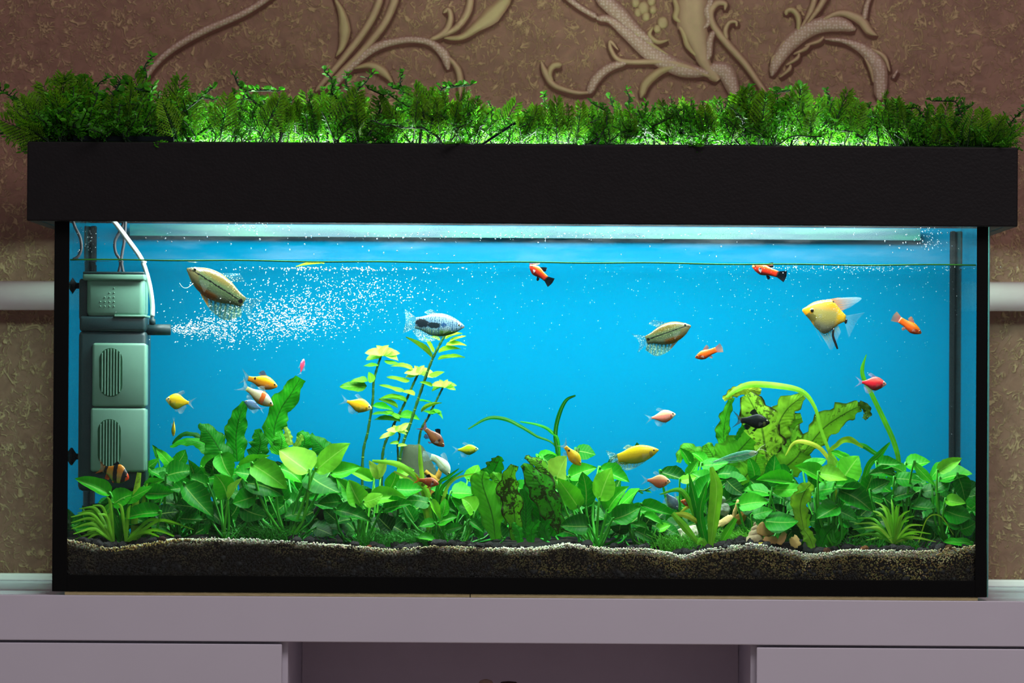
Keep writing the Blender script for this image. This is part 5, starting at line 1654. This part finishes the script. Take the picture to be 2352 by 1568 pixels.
SF = {'*': fin_mat('serpae_fin', srgb(170, 80, 50), .9), 'dorsal_fin': BF['*'], 'anal_fin': fin_mat('serpae_anal', srgb(130, 40, 40), .95, (0.02, 0.02, 0.02)), 'pec': FCL}
fish('tetra', 'brownish serpae tetra diving beside the stem plants', (1020, 1025), (977, 985), .15, BARB, SM, SF, (0.5, 0.25, 0.12), group='serpae tetras', hscale=1.2)
SM2 = fish_mat('serpae_orange', srgb(216, 110, 60), srgb(222, 104, 24), srgb(220, 80, 40), [('spot', .31, .05, .035, .05, (0.03, 0.015, 0.005)), ('head', .12, .3, srgb(240, 96, 60))])
SF2 = dict(SF)
SF2['*'] = fin_mat('serpae_fin_orange', srgb(230, 84, 30), .92)
fish('tetra', 'orange serpae tetra over the arching strap leaves', (1008, 1111), (963, 1102), .05, BARB, SM2, SF2, (0.5, 0.2, 0.1), group='serpae tetras', hscale=1.2)

# barbs
GB = fish_mat('gold_barb', srgb(255, 214, 10), srgb(238, 150, 12), srgb(176, 104, 16), [('spot', .78, .06, .035, .045, (0.02, 0.012, 0.004))], gain=.68)
GBF = {'*': fin_mat('gold_barb_fin', (0.55, 0.55, 0.28), .55, (0.35, 0.58, 0.55), tip_a=.7), 'dorsal_fin': fin_mat('gold_barb_dorsal', srgb(170, 90, 50), .9, srgb(110, 110, 110))}
fish('barb', 'golden orange barb with grey tail left of the crinkled fern leaf', (637, 887), (570, 869), .13, BARB, GB, GBF, (0.6, 0.5, 0.1), hscale=1.2, group='golden barbs')
WB = fish_mat('white_barb', srgb(250, 246, 220), srgb(244, 232, 176), srgb(170, 170, 90), [('bar', .40, .075, .18, srgb(255, 120, 20)), ('spot', .06, -.04, .10, .05, srgb(236, 200, 60)), ('tail', .9, srgb(240, 240, 150))])
WBF = {'*': fin_mat('white_barb_fin', (0.70, 0.88, 0.80), .6, (0.72, 0.92, 0.95), tip_a=.75)}
fish('barb', 'creamy barb with an orange saddle below the golden orange barb', (627, 931), (566, 892), .11, BARB, WB, WBF, (0.5, 0.75, 0.65), hscale=1.12)
PB = fish_mat('pale_blue', srgb(130, 160, 216), srgb(110, 150, 190), srgb(70, 130, 120), trans=.25)
fish('barb', 'pale blue see-through fish half hidden behind the creamy barb', (561, 921), (598, 938), .16, TETRA, PB, {'*': FCL}, (0.6, 0.6, 0.5), yaw=.3, hscale=1.0)
OB = fish_mat('orange_barb', srgb(255, 224, 20), srgb(255, 190, 16), srgb(226, 140, 20), [('spot', .78, .02, .045, .055, (0.02, 0.012, 0.004))], gain=.72)
OBF = {'*': fin_mat('orange_barb_fin', (0.55, 0.55, 0.22), .6, (0.4, 0.62, 0.5), tip_a=.7), 'dorsal_fin': fin_mat('orange_barb_dorsal', (0.45, 0.40, 0.12), .7, (0.25, 0.45, 0.4), None, (.2, (0.03, 0.03, 0.03)))}
fish('barb', 'yellow-orange barb nosing down between the centre plants', (1332, 1066), (1300, 1028), .05, BARB, OB, OBF, (0.6, 0.6, 0.2), hscale=1.25, L=56, group='golden barbs')
TB = fish_mat('tiger_barb', srgb(206, 132, 36), srgb(186, 150, 60), srgb(150, 160, 60), [('bar', .17, .075, .0, (0.012, 0.012, 0.010)), ('bar', .52, .085, .25, (0.008, 0.008, 0.008)), ('bar', .92, .06, .0, (0.012, 0.012, 0.010)), ('head', .09, 0, srgb(226, 70, 30))], gain=1.0)
TBF = {'*': fin_mat('tiger_fin', srgb(220, 96, 20), .9), 'dorsal_fin': BF['*'], 'tail_fin': fin_mat('tiger_tail', srgb(200, 110, 40), .7, tip_a=.6)}
fish('barb', 'black-banded tiger barb in front of the filter foot', (294, 1097), (240, 1078), .045, dict(BARB, o=[(t, a * 1.35, b * 1.3, w) for t, a, b, w in BARB['o']]), TB, TBF, (0.08, 0.06, 0.03), yaw=.3, hscale=1.3, L=66)
SO = fish_mat('small_orange', srgb(255, 140, 20), srgb(255, 116, 10), srgb(236, 96, 10))
fish('platy', 'small round orange fish hidden behind the sword plant', (1563, 1150), (1594, 1157), .035, TETRA, SO, OFN, (0.3, 0.1, 0.02), yaw=.2)
GS = fish_mat('grey_fish', srgb(110, 140, 160), srgb(80, 120, 140), srgb(90, 110, 90), [('dots', 24, .25, 0, 9, srgb(170, 190, 190))], trans=.15)
fish('tetra', 'smoky grey fish below the coral pink tetra', (1556, 1168), (1532, 1136), .042, TETRA, GS, {'*': FCL}, (0.3, 0.4, 0.4), yaw=.3, hscale=1.15, L=46)
GC = fish_mat('glass_catfish', (0.16, 0.62, 0.50), (0.14, 0.66, 0.46), (0.12, 0.62, 0.36), [('line', .0, -.01, .012, .15, 1.1, (0.75, 0.92, 0.85)), ('spot', .10, -.02, .10, .06, (0.68, 0.72, 0.62))], trans=.52, gain=.6)
GCF = {'*': fin_mat('glass_fin', (0.35, 0.75, 0.60), .35, tip_a=.7)}
gc = fish('glass_catfish', 'slender transparent glass catfish with whiskers in front of the fern', (1740, 1036), (1638, 1058), .06, CATF, GC, GCF, (0.25, 0.30, 0.32), bend=-.22, hscale=1.35)
for s in (-1, 1):
    part('barbel', tube(spline([(-.02, .01 * s, .0), (.08, .03 * s, .05 + .02 * s), (.22, .05 * s, .03 + .09 * s)], 10), [.0035 - .00025 * i for i in range(10)], 5), MAT['feeler'], gc, world=False)

# ------------------------------------------------------------------ bubbles
V, Fc = [], []
MAT['bubble'] = plain('bubble', (0.90, 0.97, 1.0), 0.15, 0.6, 0.0)
BV, BFc = ico(1)


def bub(px, py, y, r, st=1.0, an=0.0):
    c = W(px, py, y)
    n0 = len(V)
    s = r * PX
    ca, sa = math.cos(an), math.sin(an)
    for v in BV:
        a_, b_ = v[0] * s * st, v[2] * s
        V.append((c.x + a_ * ca - b_ * sa, c.y + v[1] * s, c.z + a_ * sa + b_ * ca))
    Fc.extend([tuple(q + n0 for q in f) for f in BFc])


for i in range(1500):                    # the jet leaving the nozzle
    s = random.random() ** 0.8
    px = 394 + s * 300 + (abs(random.gauss(0, 70)) if s > .5 else 0)
    py = 757 - 10 * s + random.gauss(0, 5 + 17 * min(1, s * 2.2)) - 26 * max(0, s - .4)
    bub(px, py, random.uniform(.11, .17), random.uniform(.4, 1.15) * (1.2 - .3 * s), random.uniform(1.2, 2.6), random.uniform(-.3, .7))
for i in range(1050):                    # the plume rising to the right
    s = random.random()
    px = 480 + s * 430 + random.gauss(0, 75)
    py = 745 - 80 * s + random.gauss(0, 36 - 6 * s)
    if py < 612:
        continue
    bub(px, py, random.uniform(.08, .2), random.uniform(.45, 1.35) * (1 - .25 * s), random.uniform(1.2, 2.4), random.uniform(.1, .9))
for i in range(260):
    bub(random.gauss(780, 130), random.uniform(620, 700), random.uniform(.06, .2), random.uniform(.4, 1.3), 1.4, 1.2)
for i in range(190):                     # line of bubbles under the surface
    bub(random.gauss(760, 140), random.gauss(617.5, 2.2), random.uniform(.015, .06), random.uniform(.7, 2.1))
for i in range(420):                     # scattered specks
    px = random.uniform(900, 2200)
    bub(px, 612 + abs(random.gauss(0, 90)), random.uniform(.02, .3), random.uniform(.3, .8))
for i in range(260):
    bub(random.gauss(1950, 170), 611 + abs(random.gauss(0, 7)), random.uniform(.02, .1), random.uniform(.4, 1.0))
for i in range(300):
    bub(random.uniform(360, 2230), random.uniform(640, 1150), random.uniform(.02, .3), random.uniform(.25, .65))
o = part('air_bubbles', (V, Fc), MAT['bubble'])
tag(o, 'stream of white air bubbles blown from the filter nozzle', 'bubbles', kind='stuff')

# ------------------------------------------------------------------ stones, shells, wood, floating leaf
def rock(name, label, px, py, y, rx, ry, rz, mat, seed, flat=0.25, cat='rock', rot=0):
    v, f = ico(4)
    M = Matrix.Rotation(rot, 3, 'Y')
    out = []
    c = W(px, py, y)
    for p in v:
        p = Vector(p)
        q = p * (1 + .30 * mnoise.noise(p * 1.3 + Vector((seed, 0, 0))) + .12 * mnoise.noise(p * 3.5 + Vector((0, seed, 0))) + .04 * mnoise.noise(p * 9))
        q = Vector((q.x * rx, q.y * ry, q.z * rz)) * PX
        out.append(c + M @ q)
    o = part(name, (out, f), mat)
    tag(o, label, cat)
    return o


def rock_mat(name, c1, c2, s=40):
    k = NM(name)
    co = k.coord()
    n = k.noise(co, s, 5.0, .65)
    return k.done(k.pbsdf(k.mix(n, c1, c2), .8, .25, 0, k.bump(n, .6, .003)))


# upright slate: a lofted wedge
k_s = rock_mat('slate', srgb(24, 40, 22), srgb(64, 78, 52), 30)
V, Fc = [], []
prof = [(1245, 870, 1035), (1160, 880, 1025), (1110, 900, 1015), (1075, 918, 1000), (1045, 924, 985), (1028, 926, 972), (1021, 930, 966)]
for i, (py, xa, xb) in enumerate(prof):
    for j in range(14):
        an = 2 * math.pi * j / 14
        cx, hw = (xa + xb) / 2, (xb - xa) / 2
        p = W(cx + hw * math.copysign(abs(math.cos(an)) ** .6, math.cos(an)), py, .27)
        V.append(p + Vector((0, (.028 - .003 * i) * math.sin(an), .004 * mnoise.noise((i, j, 2.2)))))
for i in range(len(prof) - 1):
    for j in range(14):
        a, b = i * 14 + j, i * 14 + (j + 1) % 14
        Fc.append((a, b, b + 14, a + 14))
Fc.append(tuple(range((len(prof) - 1) * 14, len(prof) * 14)))
o = part('slate_rock', (V, Fc), k_s)
tag(o, 'upright grey-green slate rock behind the small pale stem plant', 'rock')
MAT['wood'] = rock_mat('driftwood', srgb(84, 60, 14), srgb(190, 148, 44), 50)
o = part('driftwood', join(tube(spline([tuple(W(*q)) for q in ((975, 1150, .2), (985, 1110, .2), (1003, 1098, .2), (1015, 1070, .2), (1022, 1058, .2))], 20), [9 * PX] * 6 + [7 * PX] * 6 + [6 * PX] * 8, 10),
                           tube(spline([tuple(W(*q)) for q in ((990, 1150, .2), (1003, 1108, .2), (985, 1090, .2), (976, 1082, .2))], 14), [9 * PX] * 7 + [6 * PX] * 7, 10)), MAT['wood'])
tag(o, 'forked golden-brown driftwood branch under the white platy', 'driftwood')
rock('pale_rock', 'pale whitish rock behind the sword plant', 1590, 1228, .07, 34, 22, 22, rock_mat('pale_rock', srgb(120, 130, 90), srgb(228, 226, 196), 60), 3)
rock('dark_rock', 'dark mottled grey rock under the large pale anubias', 738, 1172, .10, 17, 16, 20, rock_mat('mottled_rock', srgb(24, 28, 30), srgb(112, 120, 110), 90), 8)
rock('glassy_pebble', 'glassy round grey pebble above the yellowed leaves', 1662, 1170, .06, 15, 14, 16, rock_mat('glassy', srgb(40, 52, 40), srgb(170, 190, 160), 50), 12, cat='pebble')
rock('glassy_pebble', 'smaller glassy pebble on top of the round grey one', 1658, 1147, .06, 8, 8, 8, rock_mat('glassy2', srgb(60, 90, 60), srgb(150, 180, 140), 50), 15, cat='pebble')
# conch shell: spiral whorls
SHELL = rock_mat('conch', srgb(150, 124, 76), srgb(216, 206, 166), 70)
V, Fc = [], []
ax = (W(1731, 1196, .03) - W(1732, 1258, .03)).normalized()
base = W(1735, 1262, .035)
turns, per = 4.2, 18
sec = 9
N_ = int(turns * per)
h_tot = 68 * PX
sd = Vector((1, 0, 0))
sd = (sd - ax * sd.dot(ax)).normalized()
fd = ax.cross(sd)
for i in range(N_ + 1):
    t = i / N_
    an = t * turns * 2 * math.pi
    R = 20 * PX * (1 - t) ** 1.25 + 0.4 * PX
    hz = h_tot * (1 - (1 - t) ** 1.2) * 0.80 + 16 * PX
    r_ = 20 * PX * (1 - t) ** 1.15 + 1.2 * PX
    rad = sd * math.cos(an) + fd * math.sin(an)
    for j in range(sec):
        q = 2 * math.pi * j / sec
        bumpy = 1 + (.10 * math.sin(i * 1.4) if j in (1, 2) else 0)
        V.append(base + rad * (R * .55 + r_ * .75 * math.cos(q) * bumpy) + ax * (hz + r_ * .95 * math.sin(q) - 6 * PX))
for i in range(N_):
    for j in range(sec):
        a, b = i * sec + j, i * sec + (j + 1) % sec
        Fc.append((a, b, b + sec, a + sec))
Fc.append(tuple(range(sec)))
Fc.append(tuple(range(N_ * sec, (N_ + 1) * sec)))
o = part('conch_shell', (V, Fc), SHELL)
tag(o, 'cream spiral conch shell standing on the gravel at right', 'shell')


def shard(px, py, w, h, rot, col, label, y=.03, curl=.6):
    V, Fc = [], []
    M = Matrix.Translation(W(px, py, y)) @ Matrix.Rotation(rot, 4, 'Y')
    n = 9
    for lay in (0, 1):
        for i in range(n):
            for j in range(n):
                u, v = i / (n - 1) * 2 - 1, j / (n - 1) * 2 - 1
                ed = 1 + .34 * mnoise.noise((u * 2 + px, v * 2, 1))
                V.append(M @ Vector((u * w * ed * (1 - .35 * v * v) * PX, (-curl * .55 * (1 - abs(u) ** 1.3 * .9 - v * .5 - v * v * .2) * w * .8 - (0 if lay else 2.0)) * PX, v * h * ed * PX)))
    for lay in (0, 1):
        for i in range(n - 1):
            for j in range(n - 1):
                a = lay * n * n + i * n + j
                q = (a, a + 1, a + n + 1, a + n)
                Fc.append(q if lay else tuple(reversed(q)))
    m = n * n
    rim = [i for i in range(n)] + [i * n + n - 1 for i in range(1, n)] + [(n - 1) * n + j for j in range(n - 2, -1, -1)] + [i * n for i in range(n - 2, 0, -1)]
    for q in range(len(rim)):
        a, b = rim[q], rim[(q + 1) % len(rim)]
        Fc.append((a, b, b + m, a + m))
    o = part('shell_fragment', (V, Fc), rock_mat('shell_fragment', tuple(q * .6 for q in col), tuple(min(1, q * 1.25) for q in col), 60))
    tag(o, label, 'shell', 'broken shell pieces at right')


shard(1758, 1216, 20, 15, .3, srgb(200, 166, 96), 'tan curved shell fragment leaning on the conch shell')
shard(1770, 1240, 17, 9, -.1, srgb(206, 156, 100), 'brownish shell fragment lying low right of the conch shell', .025)
shard(1796, 1236, 8, 16, .5, srgb(226, 178, 116), 'narrow upright tan shell fragment', .025, .8)
shard(1826, 1244, 12, 13, -.5, srgb(214, 186, 112), 'yellowish broken shell fragment beside the small fern', .022, .9)
shard(1752, 1250, 11, 5, .0, srgb(190, 176, 70), 'small yellow shell chip in front of the conch shell', .02)
shard(1690, 1170, 5, 24, .3, srgb(226, 190, 120), 'thin tan shell sliver pointing up left of the conch shell', .05)
shard(1665, 1196, 22, 8, -.6, srgb(226, 200, 130), 'cream shell piece under the glassy pebbles', .05)
shard(1700, 1190, 12, 14, .8, srgb(150, 110, 40), 'brown dried curl above the conch shell', .06)
e = empty('floating_leaf', W(722, 603, .02))
tag(e, 'yellow-green leaf strip floating at the water line above the bubbles', 'leaf')
blade(e, 'leaf', [(680, 612, .02), (705, 605, .018), (730, 602, .018), (745, 605, .02)], [1, 2.2, 2.4, 1], .02, .95, 'strap', 40, yellow=.4)
blade(e, 'leaf', [(690, 610, .02), (712, 606, .02), (738, 604, .02)], [.8, 1.6, .8], .02, .85, 'strap', 40, yellow=.3)

# ------------------------------------------------------------------ artificial greenery on the hood
def sprig_leafmat(name, rough=.4):
    k = NM(name)
    oc = k.node('ShaderNodeObjectInfo').outputs['Color']
    geo = k.node('ShaderNodeNewGeometry').outputs['Position']
    c = k.mix(k.step(k.noise(geo, 70.0, 3.0), .3, .7), k.mix(.4, oc, (0, .05, 0)), oc)
    p = k.pbsdf(c, rough, .3)
    t = k.node('ShaderNodeBsdfTranslucent', {'Color': k.mix(.5, c, (.14, .70, .03))}).outputs[0]
    return k.done(k.mixs(.45, p, t))


MAT['fake_leaf'] = sprig_leafmat('plastic_leaf')
MAT['fake_stem'] = plain('plastic_stem', (0.006, 0.030, 0.008), .5, .4)


def quadleaf(V, Fc, base, d, n, L, w, cup=.25):
    s = n.cross(d).normalized()
    i0 = len(V)
    V += [base, base + d * L * .35 + s * w * .5 + n * w * cup, base + d * L * .75 + s * w * .38 + n * w * cup * .8, base + d * L, base + d * L * .75 - s * w * .38 + n * w * cup * .8, base + d * L * .35 - s * w * .5 + n * w * cup, base + d * L * .5]
    Fc += [(i0, i0 + 1, i0 + 6), (i0 + 1, i0 + 2, i0 + 6), (i0 + 2, i0 + 3, i0 + 6), (i0 + 3, i0 + 4, i0 + 6), (i0 + 4, i0 + 5, i0 + 6), (i0 + 5, i0, i0 + 6)]


def rv(r, s=1.0):
    return Vector((r.gauss(0, s), r.gauss(0, s), r.gauss(0, s)))


def make_sprig(kind, seed):
    """unit sprig growing up +Z, about 1 high: returns (stem mesh, leaf mesh)"""
    r = random.Random(seed * 31 + 5)
    SV, SF, LV, LF = [], [], [], []

    def add_tube(P, R, n=4):
        v, f = tube(P, R, n, False)
        n0 = len(SV)
        SV.extend(v)
        SF.extend([tuple(q + n0 for q in g) for g in f])
    if kind == 'vine':
        P = [Vector((0, 0, 0))]
        d = Vector((r.uniform(-.3, .3), r.uniform(-.3, .3), 1))
        for i in range(9):
            d = (d + rv(r, .42) + Vector((0, 0, .10))).normalized()
            P.append(P[-1] + d * .12)
        C = [Vector(q) for q in spline([tuple(p) for p in P], 26)]
        add_tube(C, [.020 - .0005 * i for i in range(26)])
        for i in range(3, 26):
            for s in (-1, 1):
                a = r.uniform(0, 6.28)
                o_ = Vector((math.cos(a), math.sin(a), r.uniform(.1, .7))).normalized()
                st = C[i]
                add_tube([st, st + o_ * .04], .007, 3)
                quadleaf(LV, LF, st + o_ * .03, (o_ + rv(r, .25)).normalized(), (Vector((0, 0, 1)) + rv(r, .4)).normalized(), r.uniform(.055, .085), r.uniform(.05, .075))
        for i in range(3):
            quadleaf(LV, LF, C[-1], (Vector((0, 0, 1)) + rv(r, .6)).normalized(), rv(r, 1).normalized(), .08, .03)
    elif kind == 'feather':
        C = [Vector((0, .12 * math.sin(t * 1.2), t)) for t in np.linspace(0, 1, 14)]
        add_tube(C, [.013 - .0007 * i for i in range(14)])
        for i in range(2, 14):
            for s in (-1, 1):
                ln = .36 * (1 - (i / 14) ** 1.6) + .06
                d = Vector((s * .8, r.uniform(-.35, .35), .75)).normalized()
                tip = C[i] + d * ln
                add_tube([C[i], tip], .006, 3)
                for q in np.linspace(.15, 1, 6):
                    b = C[i] + d * ln * q
                    for s2 in (-1, 1):
                        e_ = (d + Vector((s2 * .55 * -.6, r.uniform(-.5, .5), s2 * .55))).normalized()
                        quadleaf(LV, LF, b, e_, Vector((0, -1, .3)).normalized(), .085, .022, .1)
    else:                                # bushy pointed leaves
        for b in range(4):
            P = [Vector((0, 0, 0))]
            d = (Vector((0, 0, 1)) + rv(r, .32)).normalized()
            for i in range(6):
                d = (d + rv(r, .16)).normalized()
                P.append(P[-1] + d * r.uniform(.11, .16))
            C = [Vector(q) for q in spline([tuple(p) for p in P], 14)]
            add_tube(C, .010, 4)
            for i in range(2, 14):
                for q in range(4):
                    a = r.uniform(0, 6.28)
                    o_ = Vector((math.cos(a), math.sin(a), r.uniform(.2, .9))).normalized()
                    quadleaf(LV, LF, C[i], o_, (Vector((0, 0, 1)) + rv(r, .5)).normalized(), r.uniform(.075, .12), r.uniform(.03, .05), .2)
    return mesh('sprig', SV, SF, MAT['fake_stem']), mesh('foliage', LV, LF, MAT['fake_leaf'], smooth=False)


SPR = {kd: [make_sprig(kd, s) for s in range(5)] for kd in ('vine', 'feather', 'bush')}
MATS = [(20, 470, 'dark unlit artificial greenery mat at the left end of the hood'), (470, 860, 'artificial greenery mat on the hood above the leaping gourami, second from left'),
        (860, 1330, 'brightly lit artificial greenery mat at the middle of the hood'), (1330, 1790, 'artificial greenery mat on the hood, second from right'), (1790, 2330, 'artificial greenery mat at the right end of the hood')]
TOPS = [(20, 250), (90, 175), (130, 150), (220, 185), (350, 140), (420, 205), (520, 195), (600, 190), (680, 215), (740, 195), (800, 185), (900, 215), (1010, 175), (1100, 205), (1180, 225), (1300, 225), (1420, 225), (1500, 215), (1640, 195), (1700, 180), (1850, 185), (1960, 210), (2010, 195), (2120, 205), (2200, 225), (2300, 245), (2335, 255)]
for (a, b, lab) in MATS:
    xa, xb = W(a, 331, .2).x, W(b, 331, .2).x
    xa2, xb2 = max(xa, hl + .02), min(xb, hr - .02)
    e = empty('greenery_mat', ((xa + xb) / 2, .2, hz1))
    tag(e, lab, 'artificial plants', 'artificial greenery mats on the hood')
    wires = []
    zg = hz1 + .0012
    for gx in np.arange(xa2 + .004, xb2 - .004, .028):
        wires.append(tube([(gx, YH + .02, zg), (gx, YHB - .03, zg)], .0009, 4))
    for gy in np.arange(YH + .02, YHB - .03, .028):
        wires.append(tube([(xa2 + .003, gy, zg), (xb2 - .003, gy, zg)], .0009, 4))
    part('backing_grid', join(*wires), MAT['fake_stem'], e)
    for i in range(int((b - a) * 0.56)):
        px = random.uniform(a, b)
        lowrow = i % 3 == 0
        y = random.uniform(YH + .012, .06) if lowrow else random.uniform(YH + .01, .34)
        top = np.interp(px, [q[0] for q in TOPS], [q[1] for q in TOPS])
        hgt = (331 - top) * PX * 1.10
        kd = random.choices(['vine', 'feather', 'bush'], [.34, .30, .36])[0]
        H = hgt * (random.uniform(.45, .80) if lowrow else random.uniform(.55, 1.0 if kd != 'vine' else 1.42) * (.9 if kd == 'feather' else 1.0))
        x = W(px, 331, y).x
        x = min(max(x, xa2 + .006), xb2 - .006)
        lean = (random.gauss(0, .28), random.gauss(0, .35) - (.10 if y < .03 else 0))
        out = 0.0
        if px < 110:
            out = -(.25 + random.random() * .6)
        if px > 2230:
            out = .25 + random.random() * .6
        M = Matrix.Translation((x, y, hz1 + .0005)) @ Matrix.Rotation(lean[0] + out, 4, 'Y') @ Matrix.Rotation(-lean[1] * .6, 4, 'X') @ Matrix.Rotation(random.uniform(0, 6.28), 4, 'Z') @ Matrix.Scale(max(.03, H), 4)
        sm, lm = random.choice(SPR[kd])
        so = link_mesh('sprig', sm, e, M)
        lo = bpy.data.objects.new('foliage', lm)
        COL.objects.link(lo)
        lo.parent = so
        g = random.uniform(.6, 1.15)
        lo.color = (*{'vine': (.09 * g, .40 * g, .03 * g), 'feather': (.26 * g, .58 * g, .014), 'bush': (.13 * g, .58 * g, .02 * g)}[kd], 1)
o = part('cover_strip', box(W(170, 320, .0).x, W(400, 320, .0).x, -.012, .0, hz1 + .002, hz1 + .0085, .0005), MAT['black_plastic'], smooth=False)
tag(o, 'thin black strip lying on the hood under the left greenery', 'strip')
rod0, rod1 = W(1098, 338, -.01), W(1184, 282, -.015)
o = part('thin_rod', tube([rod0, rod1], 3.0 * PX, 8), MAT['black_plastic'])
tag(o, 'thin black rod slanting out of the bright greenery', 'rod')
